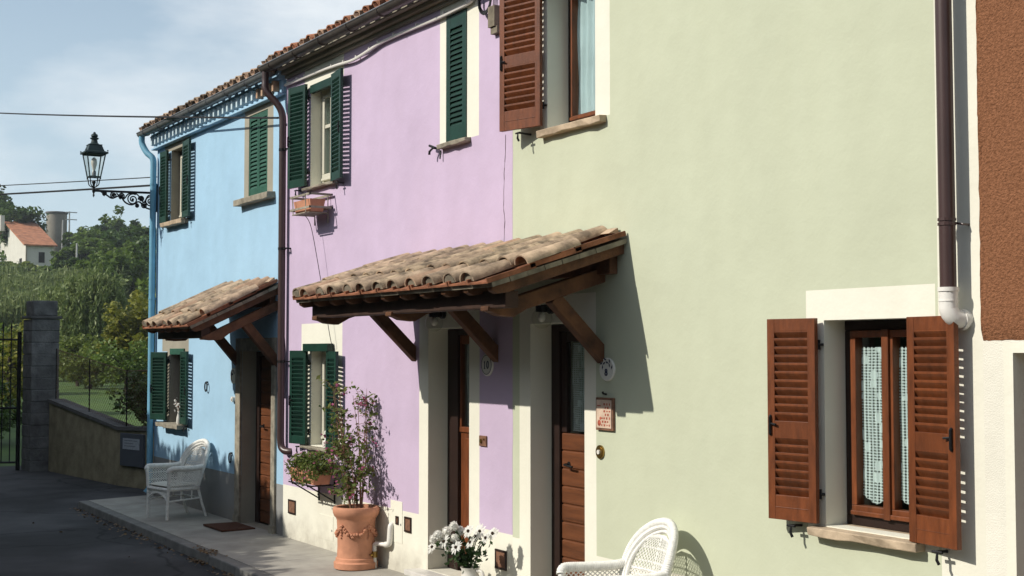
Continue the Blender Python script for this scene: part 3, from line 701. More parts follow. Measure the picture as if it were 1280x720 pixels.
# flush service hatches in the plinth
for a, b, c, d in ((-13.80, -13.43, .10, .36), (-12.045, -11.79, .27, .67)):
    mb = MB(); mb.box(a, b, -.004, .0, c, d); hp = part('service_hatch', mb, 'cream', lh, bevel=.001)
    mb = MB(); mb.box(b - .035, b - .02, -.007, -.0042, (c + d) / 2 - .03, (c + d) / 2 - .01); part('hatch_lock', mb, 'gutter_edge', hp)
mb = MB(); zs = np.linspace(.60, 5.25, 94); wv = [-9.7445 + .0035 * math.sin(z * 5.1) + .003 * math.sin(z * 13.7 + 1) + rng.uniform(-.0025, .0025) for z in zs]
for k in range(93): mb.quad((-9.775, -.0012, zs[k]), (wv[k], -.0012, zs[k]), (wv[k + 1], -.0012, zs[k + 1]), (-9.775, -.0012, zs[k + 1]))
part('paint_edge', mb, 'lilac', lh)
mb = MB(); z = 3.95; x = -9.86
while z > 2.85:
    x2 = x + rng.uniform(-.010, .012); z2 = z - rng.uniform(.03, .07); w0 = rng.uniform(.0015, .0045)
    mb.quad((x - w0, -.0016, z), (x + w0, -.0016, z), (x2 + w0, -.0016, z2), (x2 - w0, -.0016, z2)); x, z = x2, z2
part('wall_crack', mb, 'darkwood', lh)
# ---- sage green house
gh = thing('terraced_house', (-7.3, 0, 0), 'sage green rendered house with brown louvred shutters', 'house', 'painted terraced houses')
GO = [(-9.20, -8.52, 3.91, 5.12, .22, 1), (-6.09, -5.37, 1.06, 2.297, .2, 1), (-9.465, -8.678, .0, 2.335, .22, 1)]
facade(gh, -9.745, -4.905, ZT + .03, ['green', 'cream'],
       [(-9.745, -5.2, -.12, .572, 1), (-9.634, -8.52, -.12, 2.56, 1), (-9.31, -8.326, 3.892, 5.5, 1), (-6.243, -5.225, 1.0, 2.482, 1), (-5.205, -4.905, -.12, 5.6, 1)], GO)
gables(gh, -9.745, -4.905, ZT + .03, 'green')
mb = MB()
for a, b, y in ((5.285, 5.325, -.04), (5.3255, 5.375, -.085), (5.3755, 5.45, -.135)): mb.box(-9.72, -4.92, y, .01, a, b)
part('cornice', mb, 'greytrim', gh, bevel=.012)
house_roof(gh, -9.74, -4.9, 5.455, ['redmix'], -.18)
gutter(gh, -9.73, -4.93, -.235, 5.42, .064, 'gutter', 'gutter_edge')
mb = MB(); mb.tube(smooth_path([(-5.06, -.32, 5.36), (-5.06, -.31, 5.26), (-5.06, -.22, 5.1), (-5.06, -.11, 4.98), (-5.055, -.1, 4.86), (-5.053, -.1, 4.7)], 5) + [(-5.05, -.1, 4.), (-5.047, -.1, 3.), (-5.045, -.1, 2.44)], .044, 14)
dp = part('downpipe', mb, 'pipebrown', gh, smooth=True)
mb = MB(); mb.tube([(-5.048, -.1, 2.785), (-5.048, -.1, 2.80)], .049, 14); mb.tube([(-5.048, -.1, 2.81), (-5.048, -.1, 2.825)], .049, 14); mb.tube([(-5.03, -.06, 2.80), (-4.985, -.05, 2.79), (-4.985, .01, 2.79)], .007, 6)
part('pipe_clip', mb, 'pipebrown', dp)
mb = MB(); mb.tube([(-5.045, -.1, 2.445), (-5.045, -.1, 2.34), (-5.045, -.1, 2.335)] + [(-5.045 + .025 * t, -.1 + .05 * (1 - math.cos(t * 1.4)) * 1.2, 2.335 - .055 * math.sin(t * 1.57)) for t in (.3, .6, .85)] + [(-5.012, .012, 2.278)], .05, 14)
mb.tube([(-5.045, -.1, 2.43), (-5.045, -.1, 2.452)], .056, 14); mb.tube([(-5.045, -.1, 2.375), (-5.045, -.1, 2.383)], .053, 14); mb.tube([(-5.022, -.035, 2.278), (-5.018, -.012, 2.278)], .058, 14)
part('pipe_elbow', mb, 'pvc', gh, smooth=True)
wd = window(gh, -9.20, -8.52, 3.91, 5.12, .2, 'brownwood', 1, 'pale', sash_t=.02, outer_m='frame_dark'); sill(wd, -9.27, -8.37, 3.905, 'stone', .07, .065, .2, .008)
shutter(gh, -9.215, -1, .45, 3.93, 5.14, 16, 'brownwood', ((4.46, 4.55),), .16, .08, .05, .055)
shutter(gh, -8.505, 1, .36, 3.93, 5.14, 120, 'brownwood', ((4.46, 4.55),), .16, .08, .05, .055) if False else None
wd = window(gh, -6.09, -5.37, 1.06, 2.297, .17, 'brownwood', 2, 'lace', sash_t=.042, outer_m='frame_dark'); sill(wd, -6.17, -5.32, 1.062, 'stone', .085, .062, .17, .009)
shutter(gh, -6.105, -1, .36, 1.075, 2.31, 10, 'brownwood', ((1.585, 1.68),), .15, .075, .0485, .055)
shutter(gh, -5.372, 1, .375, 1.055, 2.30, 7, 'brownwood', ((1.57, 1.665),), .155, .075, .0485, .058)
plank_door(gh, -9.46, -8.682, .005, 2.33, .22, 1.455, 'lace')
# ---- rough brown house at the near end
nh = thing('terraced_house', (-1.6, 0, 0), 'house with rough red-brown roughcast above a bumpy white ground floor', 'house')
facade(nh, -4.905, 1.5, ZT + .2, ['white_rough', 'cream'], [(-4.775, -4.715, -.12, 2.15, 1), (-4.715, -3.6, 2.10, 2.15, 1), (-3.6, -3.545, -.12, 2.15, 1)], [(-4.715, -3.6, .0, 2.10, .25, 1), (-1.5, -.6, 3.9, 5., .2, 1)])
gables(nh, -4.905, 1.5, ZT + .2, 'stucco')
mb = MB(); nX, nZ = 96, 60; xs = [-4.903 + 6.4 * (i / nX) ** 1.9 for i in range(nX + 1)]
for j in range(nZ + 1):
    for i in range(nX + 1):
        x = xs[i]; z = 2.165 + (ZT + .19 - 2.165) * j / nZ
        if i == 0: x += .012 * math.sin(z * 9) + rng.uniform(-.009, .012)
        if j == 0: z += rng.uniform(-.002, .002)
        if -1.52 < x < -.58 and 3.88 < z < 5.02: y = -.016
        else: y = -.016 + rng.uniform(-.004, .004)
        mb.v.append((x, -.001 if i == 0 or j == 0 else y, z))
for j in range(nZ):
    for i in range(nX): a = j * (nX + 1) + i; mb.f.append((a, a + 1, a + nX + 2, a + nX + 1)); mb.m.append(0)
part('roughcast', mb, 'stucco', nh, smooth=True)
plank_door(nh, -4.71, -3.605, .0, 2.095, .25)
house_roof(nh, -4.89, 1.5, 5.62, ['tile'])
gutter(nh, -4.88, 1.5, -.33, 5.57, .064)

# ---------------------------------------------------------------- door canopies
def canopy(name, label, X0, X1, zw, zf, Yf, ncol, braces, wood, foot_z=2.06, ncourse=3, arm_h=(-.20, -.31), beam_y=-.95):
    t = thing(name, ((X0 + X1) / 2, 0, zf), label, 'canopy')
    dz = zw - zf; Ls = math.hypot(Yf, dz); c, s = Yf / Ls, dz / Ls
    dn, nn, xd = Vector((0, -c, -s)), Vector((0, -s, c)), Vector((1, 0, 0)); up = -dn
    def P(x, q, h): return Vector((x, 0, zw)) + dn * q + nn * h
    def slab(mb, x0, x1, q0, q1, h0, h1, mi=0):
        mb.add([P(x, q, h) for h in (h0, h1) for q in (q0, q1) for x in (x0, x1)], [(0, 2, 3, 1), (4, 5, 7, 6), (0, 1, 5, 4), (2, 6, 7, 3), (0, 4, 6, 2), (1, 3, 7, 5)], mi)
    pt = (X1 - X0) / ncol
    mb = MB()                                            # flat pans with raised rims
    tl = (Ls - .01) / ncourse
    for k in range(ncourse):
        for i in range(ncol):
            x0 = X0 + i * pt + .004; x1 = x0 + pt - .008; j = rng.uniform(-.012, .012)
            q1 = Ls - k * tl + j + (.0 if k == 0 else .05); q0 = Ls - (k + 1) * tl + .0; h = .004 + .010 * k
            q0 = max(.005, q0)
            slab(mb, x0, x1, q0, q1, h - .014, h)
            for e in (x0, x1 - .018): slab(mb, e, e + .018, q0, q1, h, h + .022)
    part('pan_tiles', mb, 'redpan', t)
    kinds = ['tile', 'tile2', 'tile3']; mbs = MB()
    for k in range(ncourse):
        for i in range(ncol + 1):
            if i == ncol and k == 0: pass
            x = X0 + i * pt + rng.uniform(-.013, .013)
            if i == 0: x += .05
            if i == ncol: x -= .075
            q = Ls - k * tl - .012 + rng.uniform(-.03, .02) + (.07 if k else 0)
            if i == ncol and (k == 0 or k == ncourse - 1): continue
            ln = min(tl + .075, q - .004); ddx = Vector((rng.uniform(-.03, .03), 0, 0))
            up_ = (up + ddx).normalized()
            barrel(mbs, P(x, q, .012 + .022 * (k > 0) + rng.uniform(0, .008)), (up_ + nn * .02).normalized(), nn, xd, ln, .098 + rng.uniform(-.006, .006), .080, rng.choice([0, 0, 0, 1, 2, 2]), .014, 10, .74)
    o = part('cover_tiles', mbs, kinds, t)
    bv = o; bv.data.set_sharp_from_angle(angle=R(30)) if hasattr(bv.data, 'set_sharp_from_angle') else None
    mb = MB()                                            # mortar plugs set back in the tile mouths
    for i in range(ncol): 
        x = X0 + i * pt + (.05 if i == 0 else 0)
        mb.add([P(x + .075 * math.cos(math.pi * j / 6), Ls - .030, .012 + .058 * math.sin(math.pi * j / 6)) for j in range(7)] + [P(x + .075 * math.cos(math.pi * j / 6), Ls - .09, .012 + .058 * math.sin(math.pi * j / 6)) for j in range(7)],
               [tuple(range(7)), tuple(range(7, 14))] + [(j, j + 1, j + 8, j + 7) for j in range(6)])
    part('mortar', mb, 'planella', t)
    mb = MB(); nb = int(Ls / .155)                        # thin clay boards under the tiles
    for k in range(nb):
        q0 = .004 + (Ls - .03) * k / nb; q1 = .004 + (Ls - .03) * (k + 1) / nb - .005
        slab(mb, X0 + .01, X1 - .006 + rng.uniform(-.005, .003), q0, q1, -.046 + rng.uniform(-.002, .002), -.0115)
    part('clay_boards', mb, 'planella', t)
    nr = int(round((X1 - X0) / .36))
    for i in range(nr + 1):
        x = X0 + .055 + (X1 - X0 - .14) * i / nr
        mb = MB(); prof = [(.003, -.048), (Ls - .045, -.048), (Ls - .045, -.072), (Ls - .08, -.105), (Ls - .16, -.118), (.003, -.118)]
        mb.prism(prof, lambda q, h: P(x - .034, q, h), lambda q, h: P(x + .034, q, h))
        part('rafter', mb, wood, t, bevel=.004)
    mb = MB(); zb = zw + beam_y * dz / Yf
    mb.box(X0 + .03, X1 - .08, beam_y - .055, beam_y + .055, zb - .245, zb - .122)
    part('front_beam', mb, 'darkwood', t, bevel=.008)  # darker than the other timbers: shade under the tiles painted in
    mb = MB(); mb.box(X0 + .02, X1 - .13, -.075, -.002, zw - .27, zw - .135); part('wall_plate', mb, wood, t, bevel=.006)
    for b in braces:
        mb = MB(); a0, a1 = arm_h; hw = .055; qe = (-beam_y + .14) / c
        prof = [(.003, a0), (qe - .01, a0), (qe, a0 - .03), (qe - .05, a0 - .055), (qe - .09, a1 + .02), (qe - .2, a1 - .025), (qe - .32, a1), (.003, a1)]
        mb.prism(prof, lambda q, h: P(b - hw, q, h), lambda q, h: P(b + hw, q, h))
        ar = part('bracket_arm', mb, wood, t, bevel=.006)
        mb = MB(); q = .55; A = P(b, q, a1 + .01); Bp = Vector((b, -.002, foot_z)); d = (Bp - A).normalized(); v = d.cross(xd).normalized()
        pr = [(A + v * .052), (A - v * .052), (Vector((b, -.002, foot_z + .0))) , Vector((b, -.002, foot_z + .15))]
        e0, e1 = A + v * .052, A - v * .052
        lo, hi = (e0, e1) if e0.z < e1.z else (e1, e0)
        k = (0 - lo.y - .002) / (Bp.y - A.y)
        lo2 = lo + (Bp - A) * ((-.002 - lo.y) / (Bp.y - A.y)); hi2 = hi + (Bp - A) * ((-.002 - hi.y) / (Bp.y - A.y))
        mb.add([p + xd * e for e in (-.048, .048) for p in (lo, hi, hi2, lo2)], [(0, 1, 2, 3), (4, 5, 6, 7), (0, 1, 5, 4), (1, 2, 6, 5), (2, 3, 7, 6), (3, 0, 4, 7)])
        part('strut', mb, wood, ar, bevel=.006)
    mb = MB(); mb.add([P(X0 - .0, .0, .03), P(X1 - .1, .0, .03), P(X1 - .1, .09, .055), P(X0, .09, .055), P(X0, 0, .075), P(X1 - .1, 0, .075)], [(0, 1, 2, 3), (3, 2, 5, 4), (0, 4, 3), (1, 2, 5)])
    part('mortar_flashing', mb, 'planella' if wood != 'oldwood' else 'tile', t)
    return t
canopy('door_canopy', 'long tiled timber canopy sheltering the doors of the lilac and sage green houses', -11.68, -8.10, 2.955, 2.588, 1.19, 12, (-11.56, -10.02, -8.45), 'oldwood', 2.09, 3)
canopy('door_canopy', 'short tiled timber canopy over the blue house door', -16.82, -15.02, 2.92, 2.40, 1.10, 6, (-16.44, -15.13), 'oldwood', 2.0, 4, (-.19, -.29), -.86)

# ---------------------------------------------------------------- wall fittings
# globe lamps beside the two doors under the long canopy
gl = None
for X_, lab in ((-10.99, 'clear glass globe lamp above the door of the lilac house'), (-9.16, 'clear glass globe lamp above the panelled door of the green house')):
    t = thing('wall_lamp', (X_, 0, 2.40), lab, 'lamp', 'globe lamps under the long canopy')
    mb = MB(); mb.tube([(X_ + .03, -.001, 2.46), (X_ + .03, -.03, 2.46)], .05, 14); mb.tube([(X_ + .03, -.03, 2.46), (X_ + .03, -.10, 2.455)], .028, 10); mb.tube([(X_ + .03, -.10, 2.475), (X_ + .03, -.10, 2.425)], .05, 14); part('lamp_base', mb, 'iron', t, smooth=True)
    mb = MB(); mb.ball((X_ + .03, -.10, 2.375), .083, 20); part('lamp_globe', mb, 'clearglass', t, smooth=True)
    mb = MB(); mb.ball((X_ + .03, -.10, 2.385), .033, 12, 0, (1, 1, 1.3)); part('bulb', mb, 'ceramic', t, smooth=True)

FONT = {'8': [[(.28 * math.sin(a), .24 + .24 * math.cos(a)) for a in np.linspace(0, 6.283, 13)], [(.34 * math.sin(a), -.27 + .27 * math.cos(a)) for a in np.linspace(0, 6.283, 13)]],
        '1': [[(-.14, .32), (.0, .5), (.0, -.52)], [(-.16, -.52), (.16, -.52)]], '0': [[(.27 * math.sin(a), .52 * math.cos(a)) for a in np.linspace(0, 6.283, 17)]]}
def oval_plaque(x, z, rx_, rz_, text, label, sprig):
    t = thing('number_plaque', (x, 0, z - rz_), label, 'sign', 'oval house number plaques')
    mb = MB(); n = 28; vs = []; 
    for y, k in ((-.001, 1.), (-.010, 1.), (-.016, .93), (-.0165, .0)):
        for j in range(n): g = 2 * math.pi * j / n; vs.append((x + rx_ * k * math.cos(g), y, z + rz_ * k * math.sin(g)))
    fs = [(i * n + j, i * n + (j + 1) % n, (i + 1) * n + (j + 1) % n, (i + 1) * n + j) for i in range(3) for j in range(n)]
    mb.add(vs, fs); part('plate', mb, 'ceramic', t, smooth=True)
    mb = MB(); h = rz_ * (.5 if sprig else .62); wd = (.62 if sprig else .85) * h
    for i, ch in enumerate(text):
        cx = x + (i - (len(text) - 1) / 2) * wd * .95; cz = z - rz_ * .22 if sprig else z
        for st in FONT[ch]: mb.tube([(cx + p * h * .9, -.0185, cz + q * h) for p, q in st], .0055 if sprig else .0045, 5)
    part('numeral', mb, 'ink', t)
    mb = MB()
    if sprig:                                          # painted sprig of leaves above the number
        for k in range(8):
            a = R(5 + 24 * k); q_ = (.74, .48)[k % 2]; px_, pz_ = x + rx_ * q_ * math.cos(a), z + .012 + rz_ * q_ * math.sin(a); s_ = .021
            b = a + 1. + .5 * (k % 2); mb.add([(px_ - s_ * math.cos(b), -.0185, pz_ - s_ * math.sin(b)), (px_ - .008 * math.sin(b), -.0185, pz_ + .008 * math.cos(b)), (px_ + s_ * math.cos(b), -.0185, pz_ + s_ * math.sin(b)), (px_ + .008 * math.sin(b), -.0185, pz_ - .008 * math.cos(b))], [(0, 1, 2, 3)])
    else: mb.tube([(x + rx_ * .84 * math.cos(a), -.0165, z + rz_ * .84 * math.sin(a)) for a in np.linspace(0, 6.283, 30)], .003, 4)
    part('painted_sprig' if sprig else 'painted_border', mb, 'ink', t)
oval_plaque(-8.362, 1.975, .098, .088, '8', 'white oval plaque numbered 8 with a dark painted sprig', True)
oval_plaque(-10.157, 1.997, .10, .098, '10', 'plain white oval plaque numbered 10 beside the lilac house door', False)
t = thing('wall_plaque', (-16.545, 0, 1.70), 'small cream oval plaque with dark marks beside the blue house door', 'sign')
mb = MB(); mb.tube([(-16.545, -.002, 1.81), (-16.545, -.02, 1.81)], .1, 20); part('plate', mb, 'cream', t, smooth=True)
mb = MB(); mb.tube([(-16.545 + .06 * math.cos(a), -.022, 1.81 + .07 * math.sin(a)) for a in np.linspace(.3, 5., 12)], .004, 5); mb.ball((-16.56, -.02, 1.83), .014, 8); part('motif', mb, 'ink', t)
for x, z, lab in ((-17.57, 1.65, 'round black iron ring fixed to the blue wall above the wicker chair'), (-16.60, .775, 'round black iron ring low on the blue wall by the door')):
    mb = MB(); mb.tube([(x + .045 * math.cos(a), -.03, z + .06 * math.sin(a)) for a in np.linspace(0, 6.283, 17)], .009, 7, cap=False); mb.tube([(x, .0, z + .06), (x, -.03, z + .06)], .012, 8)
    solo('wall_ring', mb, 'iron', lab, 'wall ring', 'iron rings on the blue wall', smooth=True)
mb = MB(); mb.tube([(-16.55, 0, 1.515), (-16.55, -.035, 1.515)], .035, 14); mb.tube([(-16.55, -.035, 1.515), (-16.55, -.045, 1.515)], .016, 10)
solo('door_bell', mb, 'pvc', 'small round bell push on the blue wall at the stone door surround', 'doorbell', smooth=True)
# tile picture with a little peg above
t = thing('tile_picture', (-8.385, 0, 1.515), 'cream ceramic tile with red dotted pattern hung by the panelled door', 'tile picture')
mb = MB(); mb.box(-8.495, -8.27, -.022, -.001, 1.52, 1.765); part('frame', mb, 'rust', t, bevel=.004)
mb = MB(); mb.box(-8.478, -8.287, -.028, -.0225, 1.537, 1.748); part('tile_face', mb, 'tile_glaze', t, bevel=.002)
mb = MB()
for i in range(4):
    for j in range(7):
        if i < 1 and j > 2: continue
        cx, cz = -8.405 + i * .033 + (.012 if j % 2 else 0), 1.56 + j * .026
        if cx > -8.3: continue
        e_, f_ = rng.uniform(.005, .010), rng.uniform(.004, .009); cx += rng.uniform(-.004, .004); mb.box(cx - e_, cx + e_, -.0298, -.0282, cz - f_, cz + f_)
mb.ball((-8.44, -.027, 1.575), .024, 10, 0, (1, .2, 1)); mb.ball((-8.425, -.027, 1.61), .014, 8, 0, (1, .2, 1)); mb.box(-8.465, -8.42, -.0298, -.0282, 1.70, 1.708)
part('red_pattern', mb, 'red', t)
mb = MB(); mb.tube([(-8.385, -.001, 1.79), (-8.385, -.03, 1.795), (-8.385, -.035, 1.81)], .008, 6); part('peg', mb, 'iron', t)
t = thing('door_bell', (-8.46, 0, 1.30), 'round brass bell push beside the panelled door', 'doorbell')
mb = MB(); mb.tube([(-8.46, -.001, 1.355), (-8.46, -.012, 1.355)], .052, 24); mb.tube([(-8.46, -.012, 1.355), (-8.46, -.018, 1.355)], .038, 24); part('back_plate', mb, 'brass', t, smooth=True)
mb = MB(); mb.tube([(-8.46, -.018, 1.355), (-8.46, -.028, 1.355)], .017, 14); part('button', mb, 'ceramic', t, smooth=True)
t = thing('door_bell', (-10.225, 0, 1.29), 'small brown rectangular bell plate on the lilac wall', 'doorbell')
mb = MB(); mb.box(-10.288, -10.165, -.014, -.001, 1.295, 1.385); part('back_plate', mb, 'rust', t, bevel=.003)
mb = MB(); mb.tube([(-10.25, -.014, 1.34), (-10.25, -.024, 1.34)], .018, 12); mb.tube([(-10.2, -.014, 1.355), (-10.2, -.02, 1.355)], .009, 8); part('button', mb, 'brass', t, smooth=True)
# rusty vent and meter plates in the plinths
def plate(x0, x1, z0, z1, label, dark=True, rnd=0.):
    t = thing('wall_vent', ((x0 + x1) / 2, 0, z0), label, 'vent cover', 'small metal covers in the plinth')
    mb = MB(); frame_rect(mb, x0, x1, z0, z1, -.014, -.001, .018); part('frame', mb, 'frame_dark', t, bevel=.003)
    mb = MB(); mb.box(x0 + .018, x1 - .018, -.008, -.001, z0 + .018, z1 - .018); part('cover', mb, 'rust', t)
plate(-14.69, -14.475, .275, .435, 'pinkish brown plate in the plinth under the flower box')
plate(-11.925, -11.86, .445, .525, 'tiny square dark plate on the hatch beside the terracotta pot')
plate(-11.735, -11.595, .395, .54, 'upright rounded brown plate between the big pot and the lilac door')
plate(-10.02, -9.835, .28, .445, 'dark reddish plate in the plinth behind the white daisies')
# gas pipe stub beside the pot
t = thing('gas_pipe', (-12.16, -.05, 0), 'cream gas pipe elbow with brass tap beside the terracotta pot', 'pipe')
mb = MB(); mb.tube(smooth_path([(-12.2, -.10, -.004), (-12.2, -.10, .17), (-12.195, -.10, .225), (-12.15, -.085, .235), (-12.06, -.05, .235)], 4), .022, 10); mb.tube(smooth_path([(-12.06, -.05, .235), (-12.01, -.035, .25), (-12.0, -.03, .30), (-12.0, -.02, .42), (-12.0, .01, .43)], 4), .03, 10); part('pipe', mb, 'pvc', t, smooth=True)
mb = MB(); mb.tube([(-12.2, -.10, .10), (-12.2, -.10, .16)], .031, 8); mb.tube([(-12.2, -.10, .13), (-12.165, -.15, .13)], .013, 8); mb.box(-12.185, -12.145, -.165, -.145, .125, .137); part('tap', mb, 'brass', t)
# old brick stub and cable coil under the lilac eaves
mb = MB(); mb.box(-10.06, -9.95, -.06, .005, 4.90, 5.08); mb.box(-10.04, -9.93, -.045, .004, 4.84, 4.899)
solo('brick_stub', mb, 'planella', 'rough grey brick stub on the lilac wall beside the upper brown shutter', 'brick')
mb = MB()
for k in range(4):
    mb.tube([(-10.16 + .012 * k + (.09 + .008 * k) * math.cos(a), -.03 - .008 * k, 5.17 + (.10 + .012 * k) * math.sin(a)) for a in np.linspace(0, 6.283, 22)], .007, 5, cap=False)
solo('cable_coil', mb, 'cable', 'coil of dark cable hanging under the lilac eaves', 'cable', smooth=True)
# white conduit along the eaves
mb = MB(); pts = [(-14.83, -.03, 5.215), (-14.5, -.035, 5.205), (-14.22, -.035, 5.20), (-13.7, -.035, 5.19), (-13.304, -.035, 5.175), (-12.9, -.04, 5.152), (-12.5, -.04, 5.18), (-12.23, -.035, 5.206), (-11.709, -.035, 5.206), (-11.027, -.035, 5.195), (-10.451, -.035, 5.207), (-10.40, -.03, 5.25), (-10.40, -.0, 5.27)]
mb.tube(smooth_path(pts, 5), .0165, 8)
t = thing('cable_conduit', (-12.6, 0, 5.15), 'white wavy conduit clipped along the lilac wall under the eaves', 'conduit')
part('conduit', mb, 'pvc', t, smooth=True)
sp = smooth_path(pts, 5)
for p in sp[2:-8:4]: mb = MB(); mb.box(p.x - .008, p.x + .008, -.055, -.002, p.z + .010, p.z + .030); part('clip', mb, 'pvc', t)
# thin wire down from the hanging planter
mb = MB(); mb.tube(smooth_path([(-13.86, -.17, 3.6), (-13.80, -.12, 3.46), (-13.62, -.09, 2.93), (-13.40, -.06, 2.25), (-13.38, -.03, 2.17)], 6), .004, 5); solo('hanging_wire', mb, 'cable', 'thin loose wire trailing down the lilac wall from the empty planter', 'wire')
# overhead cables
def cable(pts, r, label, sag=.25):
    mb = MB(); A, B_ = Vector(pts[0]), Vector(pts[1]); n = 30; o = []
    for i in range(n + 1): t = i / n; p = A.lerp(B_, t); p.z -= sag * 4 * t * (1 - t); o.append(p)
    mb.tube(o, r, 5); return solo('overhead_cable', mb, 'cable', label, 'cable', 'overhead cables at the end of the row', smooth=True)
cable([(-14.86, -.1, 4.83), (-36.2, -1.16, 8.14)], .013, 'upper black overhead cable crossing in front of the blue house', .05)
cable([(-20.0, .02, 4.72), (-35.4, -3.91, 5.785)], .008, 'thin black overhead wire just above the lantern bracket', .03)
cable([(-20.0, .02, 4.60), (-35.4, -3.91, 5.56)], .016, 'thicker black overhead cable level with the lantern bracket', .03)

# ---------------------------------------------------------------- street lantern on its scroll bracket
t = thing('street_lamp', (-20, -.93, 4.36), 'black lantern street lamp on an iron scroll bracket at the corner of the blue house', 'street lamp')
LX, LY = -20., -.93
mb = MB(); mb.tube([(LX, .0, 4.475), (LX, LY, 4.455)], .017, 8); mb.box(LX - .03, LX + .03, -.02, .0, 4.2, 4.6)
def spiral(cy, cz, r, a0, turns, sgn, grow=.25):
    o = []
    for i in range(int(18 * turns) + 1):
        a = R(a0) + sgn * 2 * math.pi * i / 18; k = 1 - (1 - grow) * i / (18 * turns); o.append((LX, cy + r * k * math.cos(a), cz + r * k * math.sin(a)))
    return o
for cy, cz, r, a0, sg in ((-.10, 4.34, .075, 90, 1), (-.235, 4.375, .045, 200, -1), (-.36, 4.36, .085, 60, 1), (-.52, 4.40, .048, 250, -1), (-.64, 4.405, .05, 80, 1), (-.77, 4.425, .034, 270, -1), (-.19, 4.28, .05, 10, 1), (-.30, 4.27, .03, 140, -1)):
    mb.tube(spiral(cy, cz, r, a0, 1.7, sg), .0105, 5); mb.ball((LX, cy, cz), .02, 8)
mb.tube(smooth_path([(LX, -.0, 4.2), (LX, -.06, 4.22), (LX, -.17, 4.25), (LX, -.27, 4.33), (LX, -.37, 4.28), (LX, -.47, 4.31), (LX, -.55, 4.40), (LX, -.66, 4.36), (LX, -.74, 4.40), (LX, -.83, 4.45)], 6), .0125, 6)
mb.tube(smooth_path([(LX, -.02, 4.44), (LX, -.13, 4.43), (LX, -.2, 4.33), (LX, -.3, 4.44), (LX, -.42, 4.44), (LX, -.5, 4.36), (LX, -.6, 4.44)], 6), .0105, 5)
part('scroll_bracket', mb, 'iron', t, smooth=True)
mb = MB(); mb.lathe([(.004, -.09), (.016, -.06), (.008, -.04), (.022, -.01), (.024, .02), (.014, .05), (.018, .10), (.03, .13), (.02, .15)], (LX, LY, 4.45), 10)
for k in range(4):
    a = R(45 + 90 * k); ca, sa = math.cos(a), math.sin(a)
    mb.tube(smooth_path([(LX + .015 * ca, LY + .015 * sa, 4.50), (LX + .075 * ca, LY + .075 * sa, 4.535), (LX + .09 * ca, LY + .09 * sa, 4.59), (LX + .105 * ca, LY + .105 * sa, 4.655)], 4), .008, 5)
part('lamp_stem', mb, 'iron', t, smooth=True)
def sq(z, s): return [(LX + sx * s, LY + sy * s, z) for sx, sy in ((-1, -1), (1, -1), (1, 1), (-1, 1))]
mb = MB(); zb, zt, sb, st_ = 4.655, 4.985, .077, .130
lo, hi = sq(zb, sb), sq(zt, st_)
for k in range(4):
    mb.tube([lo[k], hi[k]], .0095, 4); mb.tube([lo[k], lo[(k + 1) % 4]], .0095, 4); mb.tube([hi[k], hi[(k + 1) % 4]], .011, 4)
    mb.tube([lo[k], (lo[k][0], lo[k][1], zb - .035)], .008, 4)
def frus(mb, z0, s0, z1, s1): a, b = sq(z0, s0), sq(z1, s1); mb.add(a + b, [(0, 1, 2, 3), (4, 5, 6, 7)] + [(k, (k + 1) % 4, 4 + (k + 1) % 4, 4 + k) for k in range(4)])
frus(mb, 4.99, .164, 5.012, .164); frus(mb, 5.012, .152, 5.03, .12)
part('lantern_cage', mb, 'lampgreen', t)
mb = MB(); frus(mb, 5.03, .118, 5.115, .088); frus(mb, 5.115, .095, 5.125, .095)
for p in sq(5.0, .155): mb.ball((p[0], p[1], 5.03), .012, 6)
mb.lathe([(.085, 0), (.05, .03), (.04, .075), (.06, .085), (.062, .1), (.035, .105), (.05, .125), (.045, .15), (.02, .165), (.018, .18), (.004, .19)], (LX, LY, 5.125), 14)
part('lantern_roof', mb, 'lampgreen', t)
mb = MB()
for k in range(4):
    a, b, c, d = lo[k], lo[(k + 1) % 4], hi[(k + 1) % 4], hi[k]; mb.quad(a, b, c, d)
part('lantern_glass', mb, 'clearglass', t)
mb = MB(); mb.lathe([(.03, 0), (.03, .07), (.022, .085)], (LX, LY, 4.66), 12); part('bulb_holder', mb, 'gutter_edge', t, smooth=True)
mb = MB(); mb.lathe([(.018, 0), (.022, .03), (.04, .09), (.043, .13), (.035, .17), (.012, .195)], (LX, LY, 4.745), 14); part('bulb', mb, 'ceramic', t, smooth=True)

# ---------------------------------------------------------------- garden wall, pier, gate
def hh(p, q, k): return (p[0] + (q[0] - p[0]) * k, p[1] + (q[1] - p[1]) * k)
GP = [(-20.04, .95), (-22.19, .55), (-23.11, .32), (-26.62, -.06)]
GZ = [.92, .885, .86, 1.23]
t = thing('garden_wall', (-23, .4, -.15), 'low rendered garden wall with grey coping rising towards the stone pier', 'wall')
mb = MB(); mc = MB(); th = .24
for i in range(3):
    (xa, ya), (xb, yb) = GP[i], GP[i + 1]; za, zb = GZ[i], GZ[i + 1]
    mb.add([(xa, ya, -.2), (xb, yb, -.2), (xb, yb + th, -.2), (xa, ya + th, -.2), (xa, ya, za - .06), (xb, yb, zb - .06), (xb, yb + th, zb - .06), (xa, ya + th, za - .06)], [(0, 1, 2, 3), (4, 5, 6, 7), (0, 1, 5, 4), (1, 2, 6, 5), (2, 3, 7, 6), (3, 0, 4, 7)])
    e = .035; sft = .002 * i
    mc.add([(xa + .0, ya - e, za - .06), (xb, yb - e, zb - .06), (xb, yb + th + e, zb - .06), (xa, ya + th + e, za - .06), (xa, ya - e, za), (xb, yb - e, zb), (xb, yb + th + e, zb), (xa, ya + th + e, za)], [(0, 1, 2, 3), (4, 5, 6, 7), (0, 1, 5, 4), (1, 2, 6, 5), (2, 3, 7, 6), (3, 0, 4, 7)])
